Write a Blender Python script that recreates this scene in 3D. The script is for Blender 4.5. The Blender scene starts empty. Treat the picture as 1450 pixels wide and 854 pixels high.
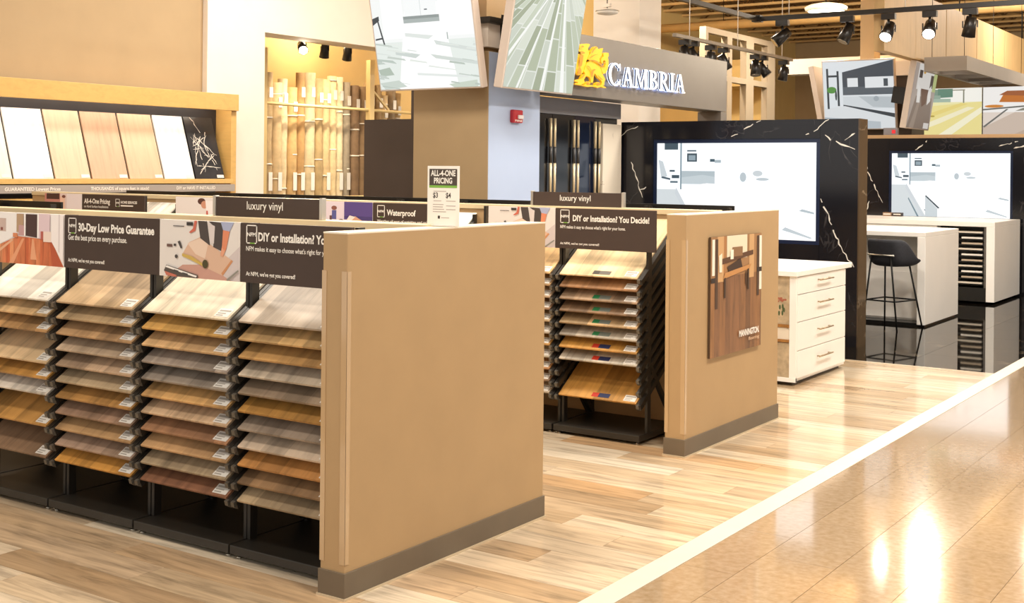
import bpy, bmesh, math, random
from mathutils import Matrix, Vector
random.seed(7)
S = bpy.context.scene
C = S.collection
PI = math.pi

# ------------------------------------------------------------------ camera
f_px, horizon, roll, yaw = 1748.0, 242.0, math.radians(0.55), math.radians(34.1)
fw = Vector((-math.sin(yaw), math.cos(yaw), 0)); rt = Vector((math.cos(yaw), math.sin(yaw), 0)); up = Vector((0, 0, 1))
rr = rt * math.cos(roll) + up * math.sin(roll); uu = up * math.cos(roll) - rt * math.sin(roll)
cd = bpy.data.cameras.new('camera'); cam = bpy.data.objects.new('camera', cd); C.objects.link(cam)
cam.matrix_world = Matrix(((rr.x, uu.x, -fw.x, 0), (rr.y, uu.y, -fw.y, 0), (rr.z, uu.z, -fw.z, 1.6), (0, 0, 0, 1)))
cd.sensor_width = 36; cd.lens = 36 * f_px / 1450; cd.shift_y = -(427 - horizon) / 1450; cd.clip_end = 200
S.camera = cam

# ------------------------------------------------------------------ world, lights, exposure
W = bpy.data.worlds.new('store_ambient'); S.world = W; W.use_nodes = True
W.node_tree.nodes['Background'].inputs[0].default_value = (1.0, 0.95, 0.89, 1)
W.node_tree.nodes['Background'].inputs[1].default_value = 0.88
S.view_settings.view_transform = 'Standard'; S.view_settings.look = 'None'
S.view_settings.gamma = 1; S.view_settings.use_curve_mapping = False
S.view_settings.exposure = 0.1
def area(x, y, z, sx, sy, power, col=(1, .91, .79), rot=(0, 0, 0)):
    l = bpy.data.lights.new('ceiling_light', 'AREA'); l.shape = 'RECTANGLE'; l.size = sx; l.size_y = sy
    l.energy = power; l.color = col
    o = bpy.data.objects.new('ceiling_light', l); C.objects.link(o); o.location = (x, y, z); o.rotation_euler = rot
    return o
for (x, y, p) in ((-4.4, 1.2, 120), (-1.2, 3.2, 150), (-7.2, 4.8, 120), (-1.0, 7.5, 250), (-4.4, 5.5, 150), (-4.4, 9.2, 120),
                  (-8.8, 8.2, 120), (-1.0, 12.0, 190), (-3.6, 12.6, 190), (-8.5, 17, 150), (-4.0, 22, 130), (-9.2, 10.4, 110)):  # the last one is added, unseen, to brighten the cream column
    area(x, y, 4.75, 0.7, 0.7, p * .85)
area(-7.6, 21.0, 4.41, .45, .45, 110)
def fill_point(x, y, z, p):  # unseen point light without fixture, added to brighten far ceiling, walls and alcove
    l = bpy.data.lights.new('fill_point_light', 'POINT'); l.energy = p; l.color = (1, .87, .68); l.shadow_soft_size = .15
    o = bpy.data.objects.new('fill_point_light', l); C.objects.link(o); o.location = (x, y, z)
for a in ((-2.0, 24.0, 4.0, 220), (-9.5, 18.6, 4.8, 420), (-6.3, 20.2, 4.8, 320), (-1.5, 16.5, 4.3, 140), (-9.0, 12.6, 4.4, 50), (-11.9, 12.9, 3.7, 60)): fill_point(*a)

# ------------------------------------------------------------------ materials
def lin(h):
    h = h.lstrip('#'); v = [int(h[i:i + 2], 16) / 255 for i in (0, 2, 4)]
    return tuple(c / 12.92 if c <= .04045 else ((c + .055) / 1.055) ** 2.4 for c in v) + (1,)
M = {}
def mat(name, col, rough=.5, metal=0, emit=0, spec=None, coat=0, alpha=None):
    if name in M: return M[name]
    m = bpy.data.materials.new(name); m.use_nodes = True; b = m.node_tree.nodes['Principled BSDF']
    c = lin(col) if isinstance(col, str) else tuple(col) + (1,)
    b.inputs['Base Color'].default_value = c; b.inputs['Roughness'].default_value = rough; b.inputs['Metallic'].default_value = metal
    if emit:
        b.inputs['Emission Color'].default_value = c; b.inputs['Emission Strength'].default_value = emit
        if name.startswith('print_'): b.inputs['Base Color'].default_value = (.015, .015, .017, 1)
    if spec is not None: b.inputs['Specular IOR Level'].default_value = spec
    if coat: b.inputs['Coat Weight'].default_value = coat; b.inputs['Coat Roughness'].default_value = .07
    M[name] = m; return m
def nd(m, t, **kw):
    n = m.node_tree.nodes.new(t)
    for k, v in kw.items():
        if hasattr(n, k): setattr(n, k, v)
        else: n.inputs[k].default_value = v
    return n
def ramp(m, stops):
    r = nd(m, 'ShaderNodeValToRGB'); e = r.color_ramp.elements
    while len(e) > 1: e.remove(e[-1])
    e[0].position = stops[0][0]; e[0].color = stops[0][1]
    for p, c in stops[1:]:
        x = e.new(p); x.color = c
    return r
def noisy(name, col, rough=.6, amount=.06, scale=6, bump=0.0, metal=0, coat=0):
    """paint / metal with a faint cloudy variation and optional fine relief"""
    if name in M: return M[name]
    m = mat(name, col, rough, metal, coat=coat); L = m.node_tree.links; b = m.node_tree.nodes['Principled BSDF']
    tc = nd(m, 'ShaderNodeTexCoord'); n = nd(m, 'ShaderNodeTexNoise'); n.inputs['Scale'].default_value = scale; n.inputs['Detail'].default_value = 5
    c = lin(col); k0, k1 = 1 - amount, 1 + amount
    r = ramp(m, [(.3, (c[0] * k0, c[1] * k0, c[2] * k0, 1)), (.7, (min(c[0] * k1, 1), min(c[1] * k1, 1), min(c[2] * k1, 1), 1))])
    L.new(tc.outputs['Object'], n.inputs['Vector']); L.new(n.outputs['Fac'], r.inputs[0]); L.new(r.outputs[0], b.inputs['Base Color'])
    if bump:
        n2 = nd(m, 'ShaderNodeTexNoise'); n2.inputs['Scale'].default_value = scale * 30; bp = nd(m, 'ShaderNodeBump'); bp.inputs['Strength'].default_value = bump
        L.new(tc.outputs['Object'], n2.inputs['Vector']); L.new(n2.outputs['Fac'], bp.inputs['Height']); L.new(bp.outputs[0], b.inputs['Normal'])
    return m
def wood(name, cols, rough=.45, scale=(1, 14, 14), plank=None, plank_axis=0, coat=0, contrast=.22):
    """grain streaks; tone differs from object to object and, with plank set, from strip to strip"""
    if name in M: return M[name]
    m = mat(name, cols[0], rough, coat=coat); L = m.node_tree.links; b = m.node_tree.nodes['Principled BSDF']
    tc = nd(m, 'ShaderNodeTexCoord'); oi = nd(m, 'ShaderNodeObjectInfo')
    gi = nd(m, 'ShaderNodeNewGeometry'); sm = nd(m, 'ShaderNodeMath', operation='ADD'); fr_ = nd(m, 'ShaderNodeMath', operation='FRACT')
    L.new(oi.outputs['Random'], sm.inputs[0]); L.new(gi.outputs['Random Per Island'], sm.inputs[1]); L.new(sm.outputs[0], fr_.inputs[0])
    off = nd(m, 'ShaderNodeVectorMath', operation='SCALE'); off.inputs[0].default_value = (31, 17, 11); L.new(fr_.outputs[0], off.inputs['Scale'])
    add = nd(m, 'ShaderNodeVectorMath', operation='ADD'); L.new(tc.outputs['Object'], add.inputs[0]); L.new(off.outputs[0], add.inputs[1])
    mp = nd(m, 'ShaderNodeMapping'); mp.inputs['Scale'].default_value = scale
    L.new(add.outputs[0], mp.inputs[0])
    n = nd(m, 'ShaderNodeTexNoise'); n.inputs['Scale'].default_value = 1.6; n.inputs['Detail'].default_value = 7; n.inputs['Roughness'].default_value = .62; n.inputs['Distortion'].default_value = .6
    tone = None
    if plank:
        sx = nd(m, 'ShaderNodeSeparateXYZ'); L.new(add.outputs[0], sx.inputs[0])
        dv = nd(m, 'ShaderNodeMath', operation='DIVIDE'); dv.inputs[1].default_value = plank; L.new(sx.outputs[plank_axis], dv.inputs[0])
        fl = nd(m, 'ShaderNodeMath', operation='FLOOR'); L.new(dv.outputs[0], fl.inputs[0])
        wn = nd(m, 'ShaderNodeTexWhiteNoise', noise_dimensions='1D'); L.new(fl.outputs[0], wn.inputs['W'])
        tone = wn.outputs['Value']
        sc = nd(m, 'ShaderNodeVectorMath', operation='SCALE'); sc.inputs[0].default_value = (7, 5, 3); L.new(tone, sc.inputs['Scale'])
        a2 = nd(m, 'ShaderNodeVectorMath', operation='ADD'); L.new(mp.outputs[0], a2.inputs[0]); L.new(sc.outputs[0], a2.inputs[1])
        L.new(a2.outputs[0], n.inputs['Vector'])
    else:
        tone = fr_.outputs[0]; L.new(mp.outputs[0], n.inputs['Vector'])
    cs = [lin(c) for c in cols]
    r1 = ramp(m, [(i / max(1, len(cs) - 1), c) for i, c in enumerate(cs)]); L.new(tone, r1.inputs[0])
    r2 = ramp(m, [(.28, (1 - contrast * 1.6,) * 3 + (1,)), (.5, (1, 1, 1, 1)), (.75, (1 + contrast,) * 3 + (1,))]); L.new(n.outputs['Fac'], r2.inputs[0])
    mx = nd(m, 'ShaderNodeMix', data_type='RGBA', blend_type='MULTIPLY'); mx.inputs['Factor'].default_value = 1
    L.new(r1.outputs[0], mx.inputs[6]); L.new(r2.outputs[0], mx.inputs[7]); L.new(mx.outputs[2], b.inputs['Base Color'])
    return m
def marble(name, base, vein, rough=.12, scale=1.0, width=.012, coat=0):
    if name in M: return M[name]
    m = mat(name, base, rough, coat=coat); L = m.node_tree.links; b = m.node_tree.nodes['Principled BSDF']
    tc = nd(m, 'ShaderNodeTexCoord'); mp = nd(m, 'ShaderNodeMapping'); mp.inputs['Scale'].default_value = (scale,) * 3
    mp.inputs['Rotation'].default_value = (.3, .5, .2)
    n = nd(m, 'ShaderNodeTexNoise'); n.inputs['Scale'].default_value = 1.1; n.inputs['Detail'].default_value = 5; n.inputs['Distortion'].default_value = .8
    L.new(tc.outputs['Object'], mp.inputs[0]); L.new(mp.outputs[0], n.inputs['Vector'])
    s = nd(m, 'ShaderNodeMath', operation='SUBTRACT'); s.inputs[1].default_value = .5; a = nd(m, 'ShaderNodeMath', operation='ABSOLUTE')
    L.new(n.outputs['Fac'], s.inputs[0]); L.new(s.outputs[0], a.inputs[0])
    r = ramp(m, [(0, (1, 1, 1, 1)), (width * .4, (1, 1, 1, 1)), (width, (0, 0, 0, 1))]); L.new(a.outputs[0], r.inputs[0])
    n2 = nd(m, 'ShaderNodeTexNoise'); n2.inputs['Scale'].default_value = 1.7; n2.inputs['Detail'].default_value = 2
    L.new(mp.outputs[0], n2.inputs['Vector']); r2 = ramp(m, [(.50, (0, 0, 0, 1)), (.58, (1, 1, 1, 1))]); L.new(n2.outputs['Fac'], r2.inputs[0])
    mu = nd(m, 'ShaderNodeMath', operation='MULTIPLY'); L.new(r.outputs[0], mu.inputs[0]); L.new(r2.outputs[0], mu.inputs[1])
    mx = nd(m, 'ShaderNodeMix', data_type='RGBA'); mx.inputs[6].default_value = lin(base); mx.inputs[7].default_value = lin(vein)
    L.new(mu.outputs[0], mx.inputs[0]); L.new(mx.outputs[2], b.inputs['Base Color'])
    return m

TAN = noisy('tan_paint', '#b2946b', .55, .03, 5, .03)
TANWALL = noisy('tan_wall_paint', '#b39a76', .7, .03, 3, .02)
CREAM = noisy('cream_wall_paint', '#efe6da', .7, .02, 3)
YWALL = noisy('yellow_wall_paint', '#d8b878', .7, .03, 3)
BASEB = noisy('vinyl_baseboard', '#6f6250', .5, .05, 8)
BLACK = noisy('black_powder_coat', '#282520', .42, .12, 12, .03)
BLACKM = noisy('matt_black_metal', '#141312', .35, .1, 10)
GREYCAP = mat('grey_end_cap', '#6a655c', .4, .5)
SILVER = mat('brushed_silver', '#c9c4ba', .3, .8)
BROWN = noisy('dark_brown_sign', '#42342d', .6, .04, 10)
WHITEP = mat('white_print', '#f4efe6', .6)
LABELW = mat('white_paper_label', '#e6e2da', .5)
WHITE = noisy('white_lacquer', '#f7f4ee', .3, .02, 3)
CREAMCAP = noisy('cream_trim', '#d9c6a0', .4, .03, 6)
MAPLE = wood('maple_veneer', ['#d9b069', '#e0b973'], .4, (6, 1.2, 12), contrast=.08)
BMARBLE = marble('black_veined_stone', '#17171c', '#3c3a3c', .13, 1.6, .006)
WSTONE = marble('white_veined_stone', '#e3d8c6', '#8d7d69', .2, 1.6, .01)

# ------------------------------------------------------------------ mesh helpers
class MB:
    def __init__(s): s.bm = bmesh.new(); s.mi = 0; s.mats = []
    def _tag(s, faces):
        for f in faces: f.material_index = s.mi
    def use(s, m):
        if m not in s.mats: s.mats.append(m)
        s.mi = s.mats.index(m); return s
    def box(s, x0, x1, y0, y1, z0, z1):
        v = [s.bm.verts.new(p) for p in ((x0, y0, z0), (x1, y0, z0), (x1, y1, z0), (x0, y1, z0), (x0, y0, z1), (x1, y0, z1), (x1, y1, z1), (x0, y1, z1))]
        s._tag([s.bm.faces.new([v[i] for i in q]) for q in ((0, 3, 2, 1), (4, 5, 6, 7), (0, 1, 5, 4), (1, 2, 6, 5), (2, 3, 7, 6), (3, 0, 4, 7))]); return s
    def hexa(s, p):
        v = [s.bm.verts.new(q) for q in p]
        s._tag([s.bm.faces.new([v[i] for i in q]) for q in ((0, 3, 2, 1), (4, 5, 6, 7), (0, 1, 5, 4), (1, 2, 6, 5), (2, 3, 7, 6), (3, 0, 4, 7))]); return s
    def bar(s, a, b, w, h=None, upv=(0, 0, 1)):
        a, b = Vector(a), Vector(b); d = (b - a).normalized(); u = Vector(upv)
        if abs(d.dot(u)) > .95: u = Vector((1, 0, 0))
        x = d.cross(u).normalized() * w / 2; z = x.cross(d).normalized() * (h or w) / 2
        return s.hexa([a - x - z, a + x - z, b + x - z, b - x - z, a - x + z, a + x + z, b + x + z, b - x + z])
    def tube(s, a, b, r0, r1=None, n=12, caps=True):
        a, b = Vector(a), Vector(b); d = (b - a).normalized(); u = Vector((0, 0, 1)) if abs(d.z) < .9 else Vector((1, 0, 0))
        x = d.cross(u).normalized(); y = x.cross(d); r1 = r0 if r1 is None else r1; R = []
        for p, r in ((a, r0), (b, r1)):
            R.append([s.bm.verts.new(p + (x * math.cos(t) + y * math.sin(t)) * r) for t in [2 * PI * i / n for i in range(n)]])
        fs = [s.bm.faces.new((R[0][i], R[0][(i + 1) % n], R[1][(i + 1) % n], R[1][i])) for i in range(n)]
        for f in fs: f.smooth = True
        if caps: fs += [s.bm.faces.new(R[0][::-1]), s.bm.faces.new(R[1])]
        s._tag(fs); return s
    def lathe(s, prof, n=20, cx=0, cy=0):
        R = []
        for r, z in prof: R.append([s.bm.verts.new((cx + r * math.cos(2 * PI * i / n), cy + r * math.sin(2 * PI * i / n), z)) for i in range(n)])
        fs = []
        for j in range(len(R) - 1):
            for i in range(n): fs.append(s.bm.faces.new((R[j][i], R[j][(i + 1) % n], R[j + 1][(i + 1) % n], R[j + 1][i])))
        for f in fs: f.smooth = True
        fs += [s.bm.faces.new(R[0][::-1]), s.bm.faces.new(R[-1])]; s._tag(fs); return s
    def prism(s, pts, y0, y1):
        """outline in x,z extruded along y"""
        a = [s.bm.verts.new((p[0], y0, p[1])) for p in pts]; b = [s.bm.verts.new((p[0], y1, p[1])) for p in pts]; n = len(pts)
        fs = [s.bm.faces.new(a), s.bm.faces.new(b[::-1])] + [s.bm.faces.new((a[(i + 1) % n], a[i], b[i], b[(i + 1) % n])) for i in range(n)]
        s._tag(fs); return s
    def flat(s, pts, y):
        f = s.bm.faces.new([s.bm.verts.new((p[0], y, p[1])) for p in pts]); s._tag([f]); return s
    def mesh(s, name, m=None):
        bmesh.ops.recalc_face_normals(s.bm, faces=s.bm.faces)
        me = bpy.data.meshes.new(name); s.bm.to_mesh(me); s.bm.free()
        for q in (s.mats or [m]): me.materials.append(q)
        return me
    def build(s, name, m=None, parent=None, loc=(0, 0, 0), bevel=0):
        return ob(name, s.mesh(name, m), parent, loc, bevel)
def ob(name, me, parent=None, loc=(0, 0, 0), bevel=0):
    o = bpy.data.objects.new(name, me); C.objects.link(o); o.location = loc
    if parent: o.parent = parent
    if bevel:
        b = o.modifiers.new('bevel', 'BEVEL'); b.width = bevel; b.segments = 2; b.limit_method = 'ANGLE'
    return o
def tag(o, label, cat, group=None):
    o['label'] = label; o['category'] = cat
    if group: o['group'] = group
    return o
def thing(name, label, cat, loc=(0, 0, 0), rz=0, group=None, rx=0):
    o = bpy.data.objects.new(name, None); C.objects.link(o); o.location = loc; o.rotation_euler = (rx, 0, rz); o.empty_display_size = .1
    return tag(o, label, cat, group)
def struct(o): o['kind'] = 'structure'; return o
def sbox(name, m, x0, x1, y0, y1, z0, z1, bevel=0): return struct(MB().box(x0, x1, y0, y1, z0, z1).build(name, m, bevel=bevel))

def text_shape(body, bold=0.0, extrude=0.0, res=3):
    c = bpy.data.curves.new('lettering', 'FONT'); c.body = body; c.size = 1; c.offset = bold; c.extrude = extrude; c.resolution_u = res
    o = bpy.data.objects.new('lettering', c); C.objects.link(o); dg = bpy.context.evaluated_depsgraph_get()
    me = bpy.data.meshes.new_from_object(o.evaluated_get(dg)); bpy.data.objects.remove(o); bpy.data.curves.remove(c)
    return me
def text(body, parent, m, x, z, w=None, h=None, y=-.002, bold=.01, name='lettering', align='l', cap=.72):
    """lettering on the -y face: left (or centre) at x, baseline at z; w = total width, h = height of a capital"""
    me = text_shape(body, bold); xs = [v.co.x for v in me.vertices]; x0, x1 = min(xs), max(xs)
    sx = (w / (x1 - x0)) if w else h / cap
    sz = (h / cap) if h else sx
    for v in me.vertices:
        X = (v.co.x - x0) * sx; v.co = Vector((x + X - ((x1 - x0) * sx / 2 if align == 'c' else 0), y, z + v.co.y * sz))
    me.materials.clear(); me.materials.append(m)
    return ob(name, me, parent)
def art(parent, w, h, shapes, y=-.002, x0=0, z0=0, emit=0, rough=.5, name='printed_picture', step=.00025):
    """flat print: coloured outlines in 0..1 coordinates laid over each other"""
    b = MB()
    for i, (col, pts) in enumerate(shapes):
        m_ = mat('print_%s_%d' % (col.strip('#'), round(emit * 100)), col, rough, emit=emit) if isinstance(col, str) else col
        b.use(m_).flat([(x0 + px * w, z0 + pz * h) for px, pz in pts], y - i * step)
    return b.build(name, None, parent)
def R(x0, x1, z0, z1): return [(x0, z0), (x1, z0), (x1, z1), (x0, z1)]
def ell(cx, cz, rx, rz, n=14): return [(cx + rx * math.cos(2 * PI * i / n), cz + rz * math.sin(2 * PI * i / n)) for i in range(n)]
def copy_tree(o, parent=None):
    c = o.copy(); C.objects.link(c); c.parent = parent
    for ch in list(o.children): copy_tree(ch, c)
    return c

# ================================================================== FLOORS
WOODX0, WOODX1, WOODY0, WOODY1 = -10.9, -2.35, 1.5, 10.46
fl = struct(MB().box(-13, -2.35, -2, WOODY1, -.06, -.012).build('floor', mat('plank_joint', '#5d4630', .8)))
PLANK = wood('floor_plank_vinyl', ['#ddcbae', '#c0a582', '#e9dbc3', '#cfb694', '#b09472', '#e2d2b8', '#c6a074', '#dac8ab'], .2, (1.3, 14, 14), contrast=.31, coat=.5)
pw, pl = .182, 1.22
pme = {}
def plank_mesh(L):
    k = round(L, 2)
    if k not in pme:
        pme[k] = MB().box(.0008, k - .0008, .0008, pw - .0008, -.012, 0).mesh('plank', PLANK)
    return pme[k]
# rows run along X; those in open view are single planks, the rest one piece each side
rest = MB(); nplank = 0; j = 0
y = WOODY0
while y < WOODY1 - .01:
    off = (j * .43 + random.random() * .3) % pl
    y1 = min(y + pw, WOODY1)
    # visible span of the row
    if y < 3.5: vis = (-5.9 + (3.5 - y) * .8, -2.35) if y > 2.4 else None
    elif y < 4.75: vis = (-3.1, -2.35)
    elif y < 6.5: vis = (-4.3, -2.35)
    elif y < 7.6: vis = (-3.1, -2.35)
    else: vis = (-4.6, -2.35)
    x = WOODX1
    first = True
    while x > WOODX0:
        L = off if first and off > .12 else pl
        first = False
        xa = max(x - L, WOODX0)
        if vis and x > vis[0] and nplank < 296 and y1 - y > .17:
            o = ob('plank', plank_mesh(x - xa), fl, (xa, y, 0)); nplank += 1
        else:
            rest.box(xa + .0008, x - .0008, y + .0008, y1 - .0008, -.012, 0)
        x = xa
    y += pw; j += 1
r = rest.build('plank_field', PLANK, fl); r['kind'] = 'stuff'

ft = struct(MB().box(-2.24, 6, -2, 34, -.06, -.006).build('floor_tile_base', mat('tile_grout', '#b49c7a', .4)))
TILE = None
def tile_mat():
    m = mat('polished_beige_tile', '#b08c5e', .12, coat=.8); L = m.node_tree.links; b = m.node_tree.nodes['Principled BSDF']
    tc = nd(m, 'ShaderNodeTexCoord'); oi = nd(m, 'ShaderNodeObjectInfo'); n = nd(m, 'ShaderNodeTexNoise'); n.inputs['Scale'].default_value = 30; n.inputs['Detail'].default_value = 6
    L.new(tc.outputs['Object'], n.inputs['Vector'])
    r = ramp(m, [(.3, lin('#a98f6d')), (.7, lin('#bca588'))]); L.new(n.outputs['Fac'], r.inputs[0])
    r2 = ramp(m, [(0, (.92, .92, .92, 1)), (1, (1.05, 1.05, 1.05, 1))]); L.new(oi.outputs['Random'], r2.inputs[0])
    mx = nd(m, 'ShaderNodeMix', data_type='RGBA', blend_type='MULTIPLY'); mx.inputs['Factor'].default_value = 1
    L.new(r.outputs[0], mx.inputs[6]); L.new(r2.outputs[0], mx.inputs[7]); L.new(mx.outputs[2], b.inputs['Base Color'])
    n2 = nd(m, 'ShaderNodeTexNoise'); n2.inputs['Scale'].default_value = 5; bp = nd(m, 'ShaderNodeBump'); bp.inputs['Strength'].default_value = .02; bp.inputs['Distance'].default_value = .02
    L.new(tc.outputs['Object'], n2.inputs['Vector']); L.new(n2.outputs['Fac'], bp.inputs['Height']); L.new(bp.outputs[0], b.inputs['Normal'])
    return m
TILE = tile_mat(); tw, tl = .305, .61
tme = MB().box(.001, tw - .001, .001, tl - .001, -.006, 0).mesh('tile', TILE)
rest = MB(); ntile = 0
for i in range(0, 26):
    x = -2.24 + .23 - tw + i * tw if i else -2.24
    for k in range(-3, 56):
        yy = k * tl + (0 if i % 2 else tl / 2)
        inview = 3.3 < yy < 15 and x < .1 + (yy - 3.3) * -.02
        xa, xb = (x, x + tw) if i else (-2.24, -2.01)
        if inview and i and ntile < 290:
            ob('tile', tme, ft, (x, yy, 0)); ntile += 1
        else:
            rest.box(xa + .001, xb - .001, yy + .001, yy + tl - .001, -.006, 0)
r = rest.build('tile_field', TILE, ft); r['kind'] = 'stuff'
struct(MB().box(-2.35, -2.24, -2, 34, -.05, .002).build('trim_1', noisy('ivory_floor_strip', '#ddd2bf', .35, .03, 8)))
# polished dark floor of the stone showroom
DARKT = marble('polished_dark_tile', '#15120f', '#8a7a64', .03, 2.2, .008)
fd = struct(MB().box(-12.4, -2.35, WOODY1, 34, -.06, -.004).build('floor_dark_base', mat('dark_grout', '#0c0b0a', .5)))
dme = MB().box(.001, .749, .001, .749, -.004, 0).mesh('tile', DARKT)
rest = MB()
for i in range(14):
    for k in range(32):
        x = -2.35 - (i + 1) * .75; yy = WOODY1 + k * .75
        if x > -6.2 and yy < 18: ob('tile', dme, fd, (x, yy, 0))
        else: rest.box(x + .001, x + .749, yy + .001, yy + .749, -.004, 0)
r = rest.build('tile_field', DARKT, fd); r['kind'] = 'stuff'

# ================================================================== WALLS, CEILING
CZ = 5.13
CZ = 5.45
sbox('wall_left', TANWALL, -11.35, -11.08, -2, 9.9, 0, CZ)
sbox('column_cream', CREAM, -11.6, -11.0, 9.9, 10.82, 0, CZ)
sbox('beam_soffit', CREAM, -11.4, -11.0, 10.82, 15.5, 3.27, CZ)
sbox('wall_back_left', YWALL, -12.7, -12.5, 9.9, 32.4, 0, CZ)
sbox('wall_back', TANWALL, -12.7, 6, 32.2, 32.4, 0, CZ)
CZ = 5.13
sbox('ceiling', noisy('roof_deck', '#a08460', .8, .15, 2), -12.7, 6, -2, 32.4, CZ + .32, CZ + .45)
JC = mat('joist_chord', '#d9b378', .6); JW = mat('joist_web', '#7a5c34', .7)
def joist():
    b = MB(); b.use(JC).box(-12.5, 6, -.05, .05, 0, .05).box(-12.5, 6, -.05, .05, .27, .32); b.use(JW)
    x = -12.4
    while x < 5.6:
        b.bar((x, 0, .05), (x + .3, 0, .27), .03); b.bar((x + .3, 0, .27), (x + .6, 0, .05), .03); x += .6
    return b.mesh('ceiling_joist')
jm = joist(); yy = 6.0
while yy < 32:
    struct(ob('ceiling_joist', jm, None, (0, yy, CZ))); yy += .92
# square tan column with two hanging screens
col = struct(MB().box(-6.87, -6.06, 8.58, 9.39, 0, 2.62).build('column_tan', noisy('tan_column_wrap', '#a78f6c', .45, .03, 4), bevel=.004))
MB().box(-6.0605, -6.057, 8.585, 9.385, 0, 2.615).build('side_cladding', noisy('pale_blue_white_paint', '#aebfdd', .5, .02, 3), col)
struct(MB().box(-6.78, -6.15, 8.67, 9.30, 2.62, CZ).build('column_tan_upper', TAN))
struct(MB().box(-6.84, -6.09, 8.61, 9.36, 2.66, 2.86).build('trim_2', CREAM))
struct(MB().box(-6.9, -6.03, 8.55, 9.42, 2.86, 2.91).build('trim_3', BLACK))
sbox('column_white_back', CREAM, -8.21, -7.53, 14, 14.6, 0, CZ)
sbox('column_tan_back', TANWALL, -6.32, -6.1, 19.0, 19.3, 0, CZ)

# ================================================================== DISPLAY PARTITIONS (spine + end panel)
def partition(y0, xl, label, gl):
    p = thing('display_partition', label, 'partition', (-3.13, y0, 0))
    L = 1.365; yc = .69
    MB().box(-.06, .06, 0, L, .0, 1.36).build('end_panel', TAN, p, bevel=.003)
    bb = MB().box(-.0665, .0665, -.0065, L + .0065, 0, .1).build('baseboard', BASEB, p, bevel=.002)
    MB().box(-.0705, .0705, -.0105, L + .0105, 0, .008).build('bead', mat('clear_caulk', '#cdbb9c', .3), bb)
    MB().box(-.0605, .0605, -.0005, L + .0005, 1.358, 1.3645).build('top_edge', mat('light_top_edge', '#e8dcc6', .4), p, bevel=.001)
    MB().box(xl + 3.13, -.06, yc - .05, yc + .05, 0, 1.335).build('spine_wall', TAN, p)
    MB().box(xl + 3.13, -.06, yc - .06, yc + .06, 1.337, 1.37).build('cap_trim', CREAMCAP, p, bevel=.003)
    g = mat('glossy_corner_guard', '#c2a47c', .12, coat=.6)
    MB().box(.0575, .0625, -.002, .022, gl[0], gl[1]).box(.036, .0625, -.0025, 0, gl[0], gl[1]).build('corner_guard', g, p)
    MB().box(-.0625, -.058, -.0022, .02, gl[0], gl[1]).box(-.0625, -.04, -.0025, -.0005, gl[0], gl[1]).build('corner_guard', g, p)
    return p
partition(3.45, -10.0, 'near tan end panel with a grey-brown base, capping the first row of sample racks', (.13, 1.22))
partition(6.28, -10.0, 'further tan end panel that carries the brown room poster', (.13, 1.22))

# ================================================================== RACK BAYS
NS = 11; Z0, DZ = .962, .0735; SL = math.atan(.667)
def rack_proto():
    """bay .605 wide, origin at base front-centre; front faces -y"""
    t = thing('rack_bay', 'x', 'display rack')
    MB().box(-.2965, .2965, 0, .5, .018, .056).build('base_tray', BLACK, t, bevel=.004)
    for x in (-.27, .27):
        for y in (.03, .45): MB().lathe([(.014, 0), (.014, .006), (.008, .008), (.008, .02)], 10, x, y).build('foot', mat('chrome_glide', '#bdb6a8', .25, .9), t)
    for x in (-.289, .289):
        MB().box(x - .0085, x + .0085, .10, .14, .056, 1.372).build('upright', BLACK, t)
        MB().bar((x, .13, .46), (x, .46, .06), .022, .03).build('brace', BLACK, t)
        MB().box(x - .0085, x + .0085, .44, .47, .056, 1.30).build('upright', BLACK, t)
    for i in range(NS):
        z = Z0 - i * DZ
        for s in (-1, 1):
            b = MB().hexa([(s * .284 - .0145, .022, z - .026), (s * .284 + .0145, .022, z - .026), (s * .284 + .0145, .47, z + .272), (s * .284 - .0145, .47, z + .272),
                           (s * .284 - .0145, .012, z + .004), (s * .284 + .0145, .012, z + .004), (s * .284 + .0145, .47, z + .309), (s * .284 - .0145, .47, z + .309)])
            a = b.build('arm', BLACK, t)
            MB().hexa([(s * .282 - .0095, .004, z - .016), (s * .282 + .0095, .004, z - .016), (s * .282 + .0095, .016, z - .01), (s * .282 - .0095, .016, z - .01),
                       (s * .282 - .0095, -.002, z + .004), (s * .282 + .0095, -.002, z + .004), (s * .282 + .0095, .011, z + .01), (s * .282 - .0095, .011, z + .01)]).build('end_cap', GREYCAP, a)
    return t
PROTO = rack_proto(); used = [False]
def rack(xc, y, label, rz=0):
    o = PROTO if not used[0] else copy_tree(PROTO)
    used[0] = True; o.location = (xc, y, 0); o.rotation_euler = (0, 0, rz); o['label'] = label; o['group'] = 'black sample rack bays'
    return o
# sample boards: tilted .6 m squares
TH = .009
bl = .60; cs, sn = math.cos(SL), math.sin(SL)
BOARD = MB().box(-.268, .268, 0, bl, 0, TH)
board_src = BOARD.mesh('flooring_sample')
LABEL_ME = MB().box(.175, .255, .012, .062, TH, TH + .0015).mesh('price_label', LABELW)
LTXT = mat('label_grey_print', '#a9a39a', .6)
LPRINT = MB().box(.182, .248, .044, .054, TH + .0015, TH + .002).box(.182, .23, .030, .036, TH + .0015, TH + .002).box(.182, .222, .018, .024, TH + .0015, TH + .002).mesh('label_print', LTXT)
FRONTE = {}
bm_cache = {}
def board_mesh(key, cols):
    if key not in bm_cache:
        me = board_src.copy(); me.name = 'flooring_sample'; me.materials.clear()
        me.materials.append(wood('sample_' + key, cols, .48, (10, 1.1, 10), plank=.134, plank_axis=0, contrast=.26)); bm_cache[key] = me
    return bm_cache[key]
def shade(h, k):
    v = [min(255, max(0, int(int(h[i:i + 2], 16) * k))) for i in (1, 3, 5)]; return '#%02x%02x%02x' % tuple(v)
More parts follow.
